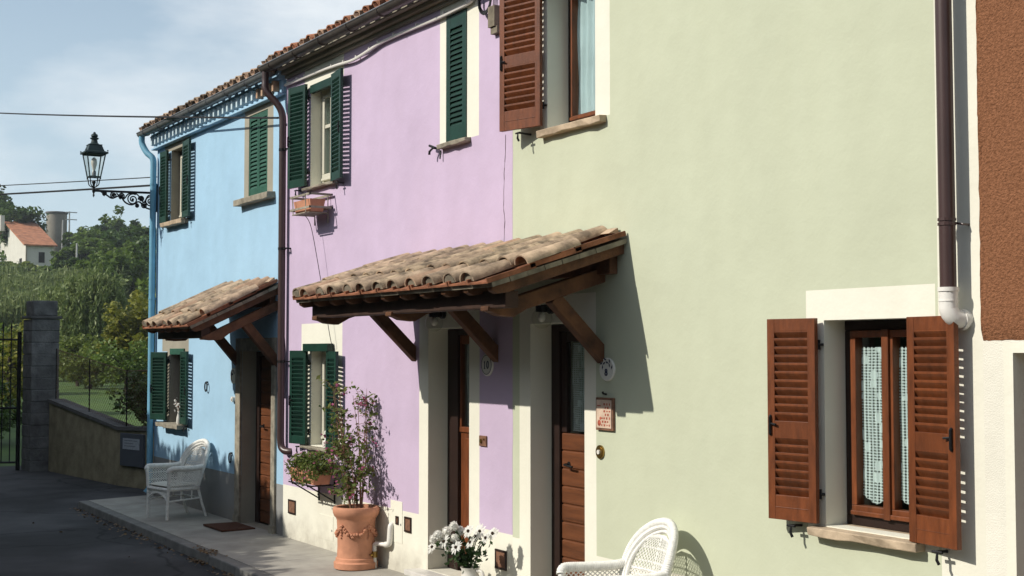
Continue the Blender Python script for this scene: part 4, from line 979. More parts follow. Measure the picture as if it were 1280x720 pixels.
part('wall_body', mb, 'tufa', t); part('coping', mc, 'coping', t)
dx, dy = GP[2][0] - GP[1][0], GP[2][1] - GP[1][1]; ln = math.hypot(dx, dy); ux_, uy_ = -dx / ln, -dy / ln; nx_, ny_ = uy_, -ux_
def onw(u, dpt, z): return (GP[2][0] + ux_ * u + nx_ * dpt, GP[2][1] + uy_ * u + ny_ * dpt, z)
def wbox(mb, u0, u1, d0, d1, z0, z1): mb.add([onw(u, d, z) for z in (z0, z1) for d in (d0, d1) for u in (u0, u1)], [(0, 2, 3, 1), (4, 5, 7, 6), (0, 1, 5, 4), (2, 6, 7, 3), (0, 4, 6, 2), (1, 3, 7, 5)])
t = thing('meter_box', onw(.5, .05, .22), 'dark grey meter box with a pale notice set in the garden wall', 'meter box')
mb = MB(); wbox(mb, .12, .86, -.001 + .0, .05, .22, .76); part('box', mb, 'meter', t, bevel=.006)
mb = MB(); wbox(mb, .22, .76, .051, .055, .5, .68); part('notice', mb, 'paper', t)
mb = MB()
for k in range(3): wbox(mb, .27, .27 + (.42, .3, .36)[k], .0555, .057, .64 - k * .045, .648 - k * .045)
part('notice_lines', mb, 'meter', t)
def yaw_box(mb, cx, cy, a, sx, sy, z0, z1, mi=0): mb.box(-sx, sx, -sy, sy, z0, z1, mi, Matrix.Translation((cx, cy, 0)) @ Matrix.Rotation(a, 4, 'Z'))
yw = .262
t = thing('gate_pier', (-26.92, -.16, -.15), 'tall grey block gate pier with a capstone between iron gate and garden wall', 'gate pier')
mb = MB()
for k in range(13):
    z0 = -.15 + k * .2225; o = rng.uniform(-.006, .006)
    yaw_box(mb, -26.92 + o, -.16 + o, .1, yw + rng.uniform(-.006, .006), yw, z0, z0 + .214)
yaw_box(mb, -26.92, -.16, .1, .25, .25, -.15, 2.735)
part('pier_blocks', mb, 'block', t, bevel=.01)
mb = MB(); yaw_box(mb, -26.92, -.16, .1, .295, .295, 2.745, 2.80); part('capstone', mb, 'coping', t, bevel=.01)
mb = MB(); yaw_box(mb, -26.92, -.16, .1, .23, .23, 2.802, 3.09); part('top_block', mb, 'block', t, bevel=.02)
t = thing('iron_gate', (-27.6, -1.9, -.13), 'black iron bar gate with pointed tips at the end of the road', 'gate')
mb = MB(); A, B_ = Vector((-27.12, -.52, 0)), Vector((-28.3, -3.6, 0)); n = 22
for z in (.02, 1.05, 2.35): mb.tube([A + Vector((0, 0, z)), B_ + Vector((0, 0, z))], .022, 6)
for p in (A, B_): mb.tube([p + Vector((0, 0, -.13)), p + Vector((0, 0, 2.5))], .04, 8)
part('gate_frame', mb, 'iron', t)
mb = MB()
for i in range(1, n):
    p = A.lerp(B_, i / n); mb.tube([p + Vector((0, 0, .0)), p + Vector((0, 0, 2.55)), p + Vector((0, 0, 2.58)), p + Vector((0, 0, 2.70))], [.011, .011, .022, .002], 6)
part('gate_bars', mb, 'iron', t)
t = thing('chain_link_fence', (-23, .5, .8), 'rusty chain link fence on top of the garden wall', 'fence')
pp = [GP[0], GP[1], GP[2], (-24.865, .13), GP[3]]; pz = [.92, .885, .86, 1.05, 1.23]
for (x, y), z in zip(pp, pz): mb = MB(); mb.tube([(x, y + .12, z - .02), (x, y + .12, z + .95)], .012, 6); part('fence_post', mb, 'iron', t)
mb = MB()
for i in range(4):
    a, b = Vector((*pp[i], pz[i])), Vector((*pp[i + 1], pz[i + 1])); a.y += .12; b.y += .12; k = int((b - a).length / .085)
    for j in range(-11, k):
        for sg in (0, 1):
            t0, t1 = j, j + 11; h0, h1 = 0., .93
            if t0 < 0: h0 = -t0 * .93 / 11; t0 = 0
            if t1 > k: h1 = .93 * (k - j) / 11; t1 = k
            if t1 <= t0: continue
            q0, q1 = (h0, h1) if sg == 0 else (.93 - h0, .93 - h1)
            mb.tube([a.lerp(b, t0 / k) + Vector((0, 0, q0)), a.lerp(b, t1 / k) + Vector((0, 0, q1))], .0025, 3, cap=False)
    mb.tube([a + Vector((0, 0, .93)), b + Vector((0, 0, .93))], .006, 4)
part('wire_mesh', mb, 'rust', t)

# ---------------------------------------------------------------- pots and flowers
t = thing('terracotta_pot', (-12.35, -.23, 0), 'big terracotta pot with a garland in relief holding the flowering shrub', 'plant pot')
PX, PY = -12.35, -.23
mb = MB(); mb.lathe([(.195, -.012), (.215, -.005), (.218, .05), (.20, .065), (.198, .09), (.186, .10), (.182, .2), (.184, .34), (.19, .46), (.20, .485), (.215, .50), (.228, .53), (.232, .565), (.222, .588), (.205, .592), (.19, .585), (.186, .54), (.02, .535)], (PX, PY, 0), 40)
part('pot_body', mb, 'terracotta', t, smooth=True)
mb = MB()
for g0 in (200, 290, 20, 110):
    pts = []
    for i in range(13):
        u = i / 12; a = R(g0 + 84 * u); z = .40 - .085 * math.sin(math.pi * u); pts.append((PX + .192 * math.cos(a), PY + .192 * math.sin(a), z))
    for i, p in enumerate(pts):
        for q in range(3): mb.ball((p[0] + rng.uniform(-.008, .008), p[1] + rng.uniform(-.008, .008), p[2] + rng.uniform(-.016, .016)), rng.uniform(.010, .019), 7)
    a = R(g0 + 86)
    for k in range(5): mb.ball((PX + .19 * math.cos(a + rng.uniform(-.04, .04)), PY + .19 * math.sin(a), .41 - .028 * k), .016 - .0015 * k, 7)
part('relief_garland', mb, 'terracotta', t, smooth=True)
mb = MB(); mb.lathe([(.188, 0), (.188, .004), (.01, .02)], (PX, PY, .545), 20); part('soil', mb, 'soil', t)
# shrub
t = thing('potted_shrub', (PX, PY, .55), 'tall airy shrub with small pink flowers growing in the terracotta pot', 'shrub')
mb = MB(); LP = []; FP = []
r2 = random.Random(5)
for i in range(15):
    a = r2.uniform(0, 6.283); lean = r2.uniform(.02, .22); hgt = r2.uniform(.55, 1.22)
    if i < 4: lean, hgt = r2.uniform(.02, .1), r2.uniform(1.05, 1.25)
    b = Vector((PX + .07 * math.cos(a), PY + .05 * math.sin(a), .55)); tp = b + Vector((lean * math.cos(a) * 1.25 - .2 * hgt, lean * math.sin(a) * .6 - .02, hgt))
    mid = b.lerp(tp, .5) + Vector((r2.uniform(-.03, .03), r2.uniform(-.03, .03), .03)); pth = smooth_path([b, mid, tp], 8)
    mb.tube(pth, 0, 5, rfn=lambda t_: .0065 * (1 - .75 * t_))
    for p in pth[3:]:
        for k in range(r2.choice([0, 1, 2, 2])):
            g = r2.uniform(0, 6.283); l_ = r2.uniform(.06, .22); e = p + Vector((l_ * math.cos(g), l_ * math.sin(g) * .7, r2.uniform(-.02, .09)))
            if e.y > -.03: e.y = -.04
            mb.tube([p, p.lerp(e, .5) + Vector((0, 0, .012)), e], 0, 4, rfn=lambda t_: .0025 * (1 - .6 * t_))
            for q in range(r2.randint(3, 7)):
                c = p.lerp(e, r2.uniform(.3, 1.1)); LP.append((c.x + r2.gauss(0, .022), min(-.012, c.y + r2.gauss(0, .022)), c.z + r2.gauss(0, .022)))
            if r2.random() < .2:
                for q in range(r2.randint(3, 6)): FP.append((e.x + r2.gauss(0, .014), min(-.015, e.y + r2.gauss(0, .014)), e.z + r2.gauss(0, .014)))
for (sx, sz, n_) in ((-.52, 1.12, 8), (-.42, .70, 7), (.30, .98, 5)):       # long side sprays
    b = Vector((PX + .1 * sx, PY, sz - .15)); e = Vector((PX + sx, PY - .08, sz)); pth = smooth_path([b, b.lerp(e, .5) + Vector((0, 0, .06)), e], 6); mb.tube(pth, .003, 4)
    for p in pth[2:]:
        for q in range(6): LP.append((p.x + r2.gauss(0, .025), p.y + r2.gauss(0, .025), p.z + r2.gauss(0, .025)))
    for q in range(7): FP.append((e.x + r2.gauss(0, .018), e.y + r2.gauss(0, .018), e.z + r2.gauss(0, .018)))
part('stems', mb, 'stem', t)
def leaf_part(name, pts, size, mt, parent, **k):
    v = leaves(pts, size, **k); off = root_loc(parent); v = v - np.array(off)
    return link(name, np_mesh(name, v, [(len(pts), M[mt])]), parent)
leaf_part('leaves', LP, .047, 'leaf', t, aspect=1.8, jit=.6); leaf_part('flowers', FP, .032, 'pink', t, aspect=1.15)
# flower box on a bracket under the lower lilac window
t = thing('flower_box', (-13.58, -.2, .63), 'terracotta window box overflowing with small pink and green flowers under the lilac house window', 'flower box')
mb = MB(); BX0, BX1 = -13.92, -13.26
mb.add([(BX0 + .03, -.29, .72), (BX1 - .03, -.29, .72), (BX1 - .03, -.11, .72), (BX0 + .03, -.11, .72), (BX0, -.31, .865), (BX1, -.31, .865), (BX1, -.09, .865), (BX0, -.09, .865), (BX0 + .015, -.295, .865), (BX1 - .015, -.295, .865), (BX1 - .015, -.105, .865), (BX0 + .015, -.105, .865), (BX0 + .015, -.295, .84), (BX1 - .015, -.295, .84), (BX1 - .015, -.105, .84), (BX0 + .015, -.105, .84)],
       [(0, 1, 2, 3), (0, 1, 5, 4), (1, 2, 6, 5), (2, 3, 7, 6), (3, 0, 4, 7), (4, 5, 9, 8), (5, 6, 10, 9), (6, 7, 11, 10), (7, 4, 8, 11), (8, 9, 13, 12), (9, 10, 14, 13), (10, 11, 15, 14), (11, 8, 12, 15), (12, 13, 14, 15)])
part('trough', mb, 'terracotta', t)
mb = MB()
for x in (BX0 + .12, BX1 - .12):
    mb.tube([(x, -.001, .70), (x, -.32, .70), (x, -.335, .76)], .009, 6); mb.tube([(x, -.001, .52), (x, -.30, .70)], .008, 6); mb.tube([(x, -.012, .50), (x, -.012, .76)], .009, 6)
for y in (-.08, -.2, -.31): mb.tube([(BX0, y, .71), (BX1, y, .71)], .008, 6)
part('bracket', mb, 'iron', t)
pts = [(r2.uniform(BX0 - .03, BX1 + .10), 0, 0) for _ in range(2300)]
def dome(p):
    u = (p[0] - .04 - (BX0 + BX1) / 2) / .5; h = max(.02, 1 - u * u); y = r2.uniform(-.35, -.06); z = .86 + r2.uniform(-.15 if y < -.27 else -.05, .19) * h + (-.07 if abs(u) > .8 else 0) - max(0, -.3 - y) * .4
    return (p[0] + r2.gauss(0, .015), y, z)
pts = [dome(p) for p in pts]; leaf_part('foliage', pts, .038, 'leaf', t, aspect=1.5)
leaf_part('flowers', [(p[0], p[1] - .012, p[2] + .015) for p in r2.sample(pts, 130)], .028, 'pink', t, aspect=1.1)
# planter under the upper lilac window, in a wire rack
t = thing('window_planter', (-13.72, -.2, 3.60), 'small empty orange planter in a grey iron rack under the upper lilac window', 'planter')
mb = MB(); PX0, PX1 = -13.98, -13.50
mb.add([(PX0 + .03, -.24, 3.615), (PX1 - .03, -.24, 3.615), (PX1 - .03, -.1, 3.615), (PX0 + .03, -.1, 3.615), (PX0 + .01, -.26, 3.75), (PX1 - .01, -.26, 3.75), (PX1 - .01, -.08, 3.75), (PX0 + .01, -.08, 3.75), (PX0 + .025, -.245, 3.75), (PX1 - .025, -.245, 3.75), (PX1 - .025, -.095, 3.75), (PX0 + .025, -.095, 3.75), (PX0 + .03, -.24, 3.69), (PX1 - .03, -.24, 3.69), (PX1 - .03, -.1, 3.69), (PX0 + .03, -.1, 3.69)],
       [(0, 1, 2, 3), (0, 1, 5, 4), (1, 2, 6, 5), (2, 3, 7, 6), (3, 0, 4, 7), (4, 5, 9, 8), (5, 6, 10, 9), (6, 7, 11, 10), (7, 4, 8, 11), (8, 9, 13, 12), (9, 10, 14, 13), (10, 11, 15, 14), (11, 8, 12, 15), (12, 13, 14, 15)])
part('trough', mb, 'terracotta', t)
mb = MB()
for z, hgt in ((3.785, .022), (3.645, .022)):
    y0, y1 = -.285, -.03; x0, x1 = PX0 - .03, PX1 + .05
    for a, b in (((x0, y0), (x1, y0)), ((x0, y1), (x1, y1)), ((x0, y0), (x0, y1)), ((x1, y0), (x1, y1))): 
        mb.box(min(a[0], b[0]) - .006, max(a[0], b[0]) + .006, min(a[1], b[1]) - .006, max(a[1], b[1]) + .006, z, z + hgt)
for x in (PX0 + .06, PX1 - .06):
    mb.tube([(x, -.001, 3.80), (x, -.03, 3.80), (x, -.03, 3.60), (x, -.285, 3.605), (x, -.292, 3.80)], .007, 5); mb.tube([(x, -.03, 3.60), (x, -.03, 3.5)], .007, 5)
mb.tube([(PX0 + .06, -.29, 3.60), (PX1 - .06, -.29, 3.60)], .008, 6); mb.box(PX0 + .02, PX1 - .02, -.27, -.06, 3.60, 3.609)
part('rack', mb, 'greystone', t)
# marble step, jug and daisies in front of the lilac door
mb = MB(); mb.box(-11.42, -10.40, -.17, .215, .045, .095); solo('door_step', mb, 'marble', 'white marble step slab of the lilac house door', 'step', bevel=.006)
mb = MB(); mb.box(-11.30, -10.45, -.12, .21, -.03, .044); solo('step_base', mb, 'cream', 'cream rendered base under the marble step', 'step')
t = thing('jug', (-9.93, -.30, -.01), 'cream ceramic jug with a handle holding white daisies', 'jug')
JX, JY = -9.93, -.30
mb = MB(); mb.lathe([(.07, 0), (.09, .02), (.115, .10), (.112, .17), (.085, .24), (.07, .28), (.074, .315), (.085, .335), (.078, .335), (.06, .28), (.01, .27)], (JX, JY, -.01), 24); part('jug_body', mb, 'ceramic', t, smooth=True)
mb = MB(); mb.tube(smooth_path([(JX + .075, JY + .02, .30), (JX + .14, JY + .03, .30), (JX + .165, JY + .035, .23), (JX + .15, JY + .03, .14), (JX + .10, JY + .02, .10)], 5), .014, 8); part('handle', mb, 'ceramic', t, smooth=True)
t = thing('daisy_bouquet', (JX, JY, .30), 'bunch of white daisies and round white chrysanthemums in the cream jug', 'flowers')
FL = [(-9.987, -0.422, 0.661, 'b'), (-10.11, -0.423, 0.608, 'b'), (-10.0, -0.404, 0.559, 'b'), (-10.245, -0.473, 0.529, 'b'), (-9.995, -0.354, 0.616, 'b'), (-10.102, -0.508, 0.581, 'b'), (-10.034, -0.487, 0.535, 'd'), (-9.892, -0.266, 0.582, 'd'), (-9.702, -0.28, 0.588, 'd'), (-9.854, -0.359, 0.632, 'd'), (-10.335, -0.441, 0.449, 'd'), (-10.078, -0.422, 0.479, 'b'), (-9.856, -0.249, 0.624, 'd'), (-9.68, -0.229, 0.623, 'd'), (-9.90, -0.45, 0.50, 'd'), (-9.821, -0.359, 0.544, 'd')]
mb = MB(); PV = []; DC = MB(); mb2 = MB(); LP = []
def petal(c, dr, nr, l, wd):
    sd_ = dr.cross(nr).normalized(); a = c + dr * .008; b = c + dr * (l * .62) + nr * .004; e = c + dr * l
    return [a, b + sd_ * wd * .5, e, b - sd_ * wd * .5]
for x, y, z, k in FL:
    c = Vector((x, y, z)); j = Vector((JX, JY, .30)); o = (c - j)
    mb.tube(smooth_path([j + Vector((r2.uniform(-.03, .03), r2.uniform(-.03, .03), -.04)), j + o * .5 + Vector((0, 0, .05)), c - Vector((0, 0, .01))], 4), .0045, 5)
    nr = Vector((r2.uniform(-.1, .6), -.9, .35 + r2.uniform(-.2, .3))).normalized()
    u = nr.cross(Vector((0, 0, 1))).normalized(); v = nr.cross(u)
    fs_ = r2.uniform(.78, 1.1)
    if k == 'd':
        for q in range(19):
            a = 2 * math.pi * q / 19 + r2.uniform(-.1, .1); d = (u * math.cos(a) + v * math.sin(a) + nr * r2.uniform(-.12, .12)).normalized(); PV += petal(c, d, nr, fs_ * r2.uniform(.056, .072), .021)
        DC.ball(c + nr * .006, .014, 8)
    else:
        mb2.ball(c, .036, 10)
        for q in range(110):
            d = Vector((r2.gauss(0, 1), r2.gauss(0, 1), r2.gauss(0, 1))).normalized(); d = (d + nr * .35).normalized()
            n2 = d.cross(Vector((r2.random(), r2.random(), r2.random()))).normalized(); PV += petal(c - d * .006, d, n2, r2.uniform(.042, .056), .026)
    for q in range(16):
        p = j.lerp(c, r2.uniform(.25, .8)); LP.append((p.x + r2.gauss(0, .03), p.y + r2.gauss(0, .03), p.z + r2.gauss(0, .03)))
part('flower_stems', mb, 'leafdark', t)
off = np.array(root_loc(t)); link('petals', np_mesh('petals', np.array([tuple(p) for p in PV]) - off, [(len(PV) // 4, M['petal'])]), t)
part('bloom_bounce_cores', mb2, 'ceramic', t, smooth=True); part('flower_centres', DC, 'soil', t, smooth=True); leaf_part('leaves', LP, .055, 'leafdark', t, aspect=1.7)  # white cores added inside the round blooms to bounce light outward
# small vase and bloom on the lower blue sill, little white figure on the lower lilac sill
t = thing('bud_vase', (-18.62, -.06, 1.11), 'tiny white vase with a pale flower on the lower blue window sill', 'vase')
mb = MB(); mb.lathe([(.03, 0), (.04, .03), (.035, .09), (.02, .15), (.024, .19)], (-18.62, -.06, 1.108), 12); part('vase_body', mb, 'ceramic', t, smooth=True)
mb = MB(); pts = []
for k in range(4):
    e = Vector((-18.72 + .05 * k, -.09, 1.38 + .05 * math.sin(k * 2.1))); mb.tube([(-18.62, -.06, 1.28), Vector((-18.62, -.06, 1.28)).lerp(e, .6) + Vector((0, 0, .04)), e], .004, 4); pts += [(e.x + r2.gauss(0, .018), e.y + r2.gauss(0, .018), e.z + r2.gauss(0, .018)) for _ in range(8)]
part('stems', mb, 'stem', t); leaf_part('blossom', pts, .035, 'petal', t, aspect=1.2)
mb = MB(); mb.lathe([(.045, 0), (.05, .05), (.035, .09), (.02, .11), (.032, .14), (.03, .17), (.008, .19)], (-13.55, -.03, 1.086), 14)
solo('ornament', mb, 'ceramic', 'small white ornament standing on the lower lilac window sill', 'ornament', smooth=True)
mb = MB(); mb.box(-16.30, -15.62, -.47, -.05, -.012, .010); solo('doormat', mb, 'mat', 'dark brown coir doormat in front of the blue house door', 'doormat', bevel=.004)

# ---------------------------------------------------------------- wicker armchairs
def rope(mb, pts, r, n=10, pitch=.014):
    """a wound roll: rings swell and pinch like wrapped cane"""
    pts = [Vector(p) for p in pts]; L_ = sum((pts[i + 1] - pts[i]).length for i in range(len(pts) - 1)); k = max(4, int(L_ / (pitch / 2)))
    cum = [0]
    for i in range(len(pts) - 1): cum.append(cum[-1] + (pts[i + 1] - pts[i]).length)
    o = []; j = 0
    for i in range(k + 1):
        d = L_ * i / k
        while j < len(pts) - 2 and cum[j + 1] < d: j += 1
        o.append(pts[j].lerp(pts[j + 1], (d - cum[j]) / max(1e-6, cum[j + 1] - cum[j])))
    mb.tube(o, [r * (1. if i % 2 else .9) for i in range(k + 1)], n)
def lattice(mb, F, nu, nv, r=.0042, straight=False):
    for s_ in (1, -1):
        for i in range(-nv, nu + nv):
            pts = []
            for j in range(nv + 1):
                u = (i + s_ * j * (1 if not straight else 0)) / nu
                if -.0001 <= u <= 1.0001: pts.append(F(u, j / nv))
            if len(pts) > 1: mb.tube(pts, r, 4, cap=False)
    for j in range(1, nv, 1):
        if j % 3 == 0: mb.tube([F(i / 16, j / nv) for i in range(17)], r * .9, 4, cap=False)
t = thing('wicker_armchair', (0, 0, 0), '', 'armchair', 'white wicker armchairs')
def hoop(k, w_=.0):
    """outline of the back: u from the one arm over the arch to the other"""
    a = math.pi * k; x = -(.285 + w_) * math.cos(a) * (1 if True else 1); z = .40 + (.58 + w_) * math.sin(a) ** .72 if 0 < k < 1 else .40
    x *= (1 - .10 * math.sin(a) ** 2); return x, z
def back_y(z): return .15 + (z - .42) * .32
arch = [(-.255, .40), (-.275, .52), (-.295, .63), (-.298, .72), (-.275, .81), (-.225, .89), (-.15, .945), (-.07, .972), (0, .98), (.07, .972), (.15, .945), (.225, .89), (.275, .81), (.298, .72), (.295, .63), (.275, .52), (.255, .40)]
ap = smooth_path([(x, back_y(z) + .05 - .22 * (abs(x) / .3) ** 2 * .35, z) for x, z in arch], 4)
mb = MB(); rope(mb, ap, .031, 10)
ins = [(p.x * .80, p.y - .006, .40 + (p.z - .40) * .885) for p in ap]; rope(mb, ins, .016, 8)
ins2 = [(p.x * .90, p.y - .006, .40 + (p.z - .40) * .945) for p in ap]; rope(mb, ins2, .022, 8)
part('back_hoop', mb, 'wicker', t, smooth=True)
def FB(u, v):
    z = .42 + .47 * v; hw = np.interp(z, [.4, .52, .63, .72, .81, .86, .895], [.205, .22, .236, .238, .215, .165, .03]); x = (2 * u - 1) * hw
    return (x, back_y(z) + .045 - .08 * (x / .3) ** 2, z)
mb = MB(); lattice(mb, FB, 15, 15); rope(mb, [FB(u, .48) for u in np.linspace(0, 1, 9)], .009, 6); rope(mb, [FB(.5, v) for v in np.linspace(0, 1, 9)], .008, 6); rope(mb, [FB(u, .22) for u in np.linspace(0, 1, 9)], .009, 6)
part('back_weave', mb, 'wicker', t)
for s_ in (-1, 1):
    mb = MB(); pth = smooth_path([(s_ * .285, .22, .675), (s_ * .305, .10, .655), (s_ * .318, -.08, .655), (s_ * .322, -.24, .66), (s_ * .315, -.285, .65), (s_ * .295, -.305, .62), (s_ * .285, -.30, .56), (s_ * .278, -.295, .40)], 5)
    rope(mb, pth[:26], .036, 10); rope(mb, pth[24:], .024, 8)
    part('arm', mb, 'wicker', t, smooth=True)
    mb = MB(); lattice(mb, lambda u, v: (s_ * (.272 + .035 * v), -.30 + u * (.46 + .04 * v), .40 + .235 * v), 13, 8); part('arm_weave', mb, 'wicker', t)
    mb = MB(); rope(mb, [(s_ * .268, -.295, .42), (s_ * .262, -.30, .2), (s_ * .258, -.305, .0)], .021, 8); part('leg', mb, 'wicker', t, smooth=True)
    mb = MB(); rope(mb, [(s_ * .235, .15, .42), (s_ * .24, .21, .2), (s_ * .245, .28, .0)], .019, 8); part('leg', mb, 'wicker', t, smooth=True)
mb = MB(); rim = [(-.26, -.30, .385), (.26, -.30, .385), (.245, .16, .385), (-.245, .16, .385), (-.26, -.30, .385)]; rope(mb, rim, .026, 8)
mb.box(-.25, .25, -.29, .16, .372, .392); part('seat', mb, 'wicker', t, smooth=True)
mb = MB()
rope(mb, smooth_path([(-.262, -.302, .24), (-.2, -.303, .285), (-.1, -.304, .325), (0, -.304, .338), (.1, -.304, .325), (.2, -.303, .285), (.262, -.302, .24)], 4), .015, 8)
lattice(mb, lambda u, v: (-.26 + .52 * u, -.302, (.24 + .10 * math.sin(math.pi * u)) * (1 - v) + .385 * v), 16, 5)
part('apron', mb, 'wicker', t)
mb = MB()
for s_ in (-1, 1): rope(mb, [(s_ * .262, -.30, .235), (s_ * .24, .20, .255)], .012, 7); rope(mb, [(s_ * .25, -.1, .385), (s_ * .25, -.1, .245)], .010, 6); rope(mb, [(s_ * .245, .06, .385), (s_ * .245, .06, .25)], .010, 6)
rope(mb, [(-.24, .205, .255), (.24, .205, .255)], .012, 7); part('stretcher', mb, 'wicker', t, smooth=True)
mb = MB(); n1, n2 = 12, 12
for side in (0, 1):
    for j in range(n2 + 1):
        for i in range(n1 + 1):
            u, v = i / n1, j / n2; e = max(abs(2 * u - 1), abs(2 * v - 1)); h = .034 * (1 - e ** 5)
            mb.v.append((-.245 + .49 * u, -.30 + .45 * v, (.432 + h) if side == 0 else (.43 - h)))
for side in (0, 1):
    o = side * (n1 + 1) * (n2 + 1)
    for j in range(n2):
        for i in range(n1): a = o + j * (n1 + 1) + i; mb.f.append((a, a + 1, a + n1 + 2, a + n1 + 1)); mb.m.append(0)
part('cushion', mb, 'cushion', t, smooth=True)
t['label'] = 'white wicker armchair half in shade beside the blue house door'; t.location = (-17.38, -.445, -.015); t.rotation_euler = (0, 0, R(12)); t.scale = (.97, .97, .98)
dup(t, (-7.53, -.50, -.017), R(-8), 'white wicker armchair in full sun against the sage green wall')

# ---------------------------------------------------------------- far house, tower, poles
t = thing('farmhouse', (-213, 41, 13.3), 'white farmhouse with orange tiled roof on the hillside', 'house')
FX, FY0, FY1, FR, ze, zr_ = -207.6, 35.9, 39.7, -222.6, 17.95, 22.5
mb = MB(); pf = [(FX, 10.5), (FX, ze), (FR, zr_ - .12), (FR - 14, ze), (FR - 14, 10.5)]
mb.prism(pf, lambda a, b: (a, FY0, b), lambda a, b: (a, FY1, b)); part('wall', mb, 'farwall', t)
mb = MB()
for xa, za, xb, zb in ((FX + .5, ze - .15, FR, zr_), (FR, zr_, FR - 14.5, ze - .15)):
    mb.add([(xa, FY0 - .5, za), (xb, FY0 - .5, zb), (xb, FY1 + .5, zb), (xa, FY1 + .5, za), (xa, FY0 - .5, za + .22), (xb, FY0 - .5, zb + .22), (xb, FY1 + .5, zb + .22), (xa, FY1 + .5, za + .22)], [(0, 1, 2, 3), (4, 5, 6, 7), (0, 1, 5, 4), (1, 2, 6, 5), (2, 3, 7, 6), (3, 0, 4, 7)])
rf = part('roof', mb, 'farroof', t)
mb = MB(); mb.box(-221.5, -220.8, 34.6, 35.2, 21, 23.4); part('chimney', mb, 'farwall', rf)
mb = MB(); mb.box(FX - .05, FX + .05, 37.6, 38.45, 15.4, 16.95); part('window', mb, 'dark', t)
mb = MB(); mb.box(-212.6, -210.9, FY0 - .05, FY0 + .05, 14.0, 16.2); part('window', mb, 'dark', t)
mb = MB(); mb.tube([(FX + .15, FY0 - .1, 10.6), (FX + .15, FY0 - .1, 17.8)], .1, 6); part('rain_pipe', mb, 'greystone', t)
t = thing('water_tower', (-246.4, 48.7, 19), 'grey concrete tank tower rising behind the trees on the hill', 'tower')
mb = MB(); mb.lathe([(1.75, -3), (1.75, 7.5), (1.62, 7.5), (1.62, 7.9)], (-246.4, 48.7, 19), 24); part('tank', mb, 'concrete', t, smooth=True)
mb = MB(); mb.lathe([(1.9, 7.6), (1.95, 7.75), (1.9, 7.9), (.05, 8.1)], (-246.4, 48.7, 19), 24); part('rim', mb, 'coping', t)
def pole(p, z0, z1, label, arms=()):
    t = thing('utility_pole', (p[0], p[1], z0), label, 'pole', 'utility poles on the hill')
    mb = MB(); mb.tube([(p[0], p[1], z0 - 1.5), (p[0], p[1], z1)], [.2, .12], 8); part('shaft', mb, 'pole', t, smooth=True)
    for k in arms: mb = MB(); mb.box(p[0] - .06, p[0] + .06, p[1] - .6, p[1] + 1.3, z1 - k - .08, z1 - k + .08); part('crossarm', mb, 'pole', t)
pole((-240.6, 48.45), 18.6, 25.0, 'pale utility pole without crossarm nearest the tower')
pole((-240.0, 49.4), 18.6, 26.5, 'pale utility pole with crossarms beside the hill tower', (.15, 1.4))
pole((-183.6, 37.45), 12., 16.6, 'short pale utility pole on the slope below the hill poles')

# ---------------------------------------------------------------- trees
def blob_points(c, rad, n, nclump, rg, fill=.25, cs=.32):
    """leaf positions gathered in clumps over an uneven ellipsoid"""
    d = rg.normal(size=(nclump, 3)); d /= np.linalg.norm(d, axis=1)[:, None]; d[:, 2] = d[:, 2] * .9 + .08
    k = rg.uniform(.55, 1.0, nclump)[:, None] * (1 + .16 * rg.normal(size=(nclump, 1))); cc = d * k
    inn = rg.random(nclump) < fill; cc[inn] *= .55
    idx = rg.integers(0, nclump, n); s_ = rg.uniform(.6, 1.3, nclump) * cs
    off = rg.normal(size=(n, 3)); off /= np.linalg.norm(off, axis=1)[:, None]; off *= (rg.random(n) ** .45)[:, None]
    off[:, 2] *= .75
    return np.array(c) + (cc[idx] + off * s_[idx][:, None]) * np.array(rad), np.array(c) + cc * np.array(rad)
TL = {'dark': 't_dark', 'mid': 't_mid', 'olive': 't_olive', 'yel': 't_yel', 'willow': 't_willow'}
def tree(name, label, x, y, h, r, kind, n=5000, ls=.3, group=None, z=None, seed=0, low=.12):
    rg = np.random.default_rng(seed + 100); z = hz(x, y) if z is None else z
    t = thing(name, (x, y, z), label, 'tree' if 'tree' in name or name == 'willow' else 'bush', group)
    cz = z + h * (low + (1 - low) * (.5 if low > .1 else .42)); rad = (r, r, h * (1 - low) / 2)
    if kind == 'willow':
        P = []; ns = n // 26
        for i in range(ns):
            a = rg.uniform(0, 6.283); q = rg.random() ** .55; px_, py_ = r * q * math.cos(a), r * q * math.sin(a)
            top = z + h * (.62 + .38 * math.sqrt(max(0, 1 - q * q))) - rg.uniform(0, .25) * h; ln = rg.uniform(.35, .8) * (top - z - .2)
            for k in range(26): f_ = k / 26; P.append((x + px_ * (1 + .08 * f_) + rg.normal() * .05, y + py_ * (1 + .08 * f_) + rg.normal() * .05, top - ln * f_))
        P = np.array(P); v = leaves(P, ls, rg=rg, aspect=3.2, up=.0, droop=3.); cc = P[::400]
    else:
        P, cc = blob_points((x, y, cz), rad, n, 44, rg); P[:, 2] = np.maximum(P[:, 2], z + .05); v = leaves(P, ls, rg=rg, aspect=1.5, up=.5, jit=.65)
    off = np.array((x, y, z)); link('crown', np_mesh('crown', v - off, [(len(P), M[TL[kind]])]), t)
    mb = MB(); tr = max(.08, h * .022)
    mb.tube([(x, y, z - .2), (x + .02 * h, y, z + h * .3), (x, y + .01 * h, z + h * .7)], [tr * 1.3, tr, tr * .4], 7)
    for i in range(min(9, len(cc))):
        e = Vector(cc[i]); b = Vector((x + .01 * h, y, z + h * rg.uniform(.2, .5))); mb.tube([b, b.lerp(e, .5) + Vector((0, 0, .05 * h)), e], [tr * .55, tr * .35, tr * .12], 5)
    part('trunk', mb, 'bark', t)
    return t
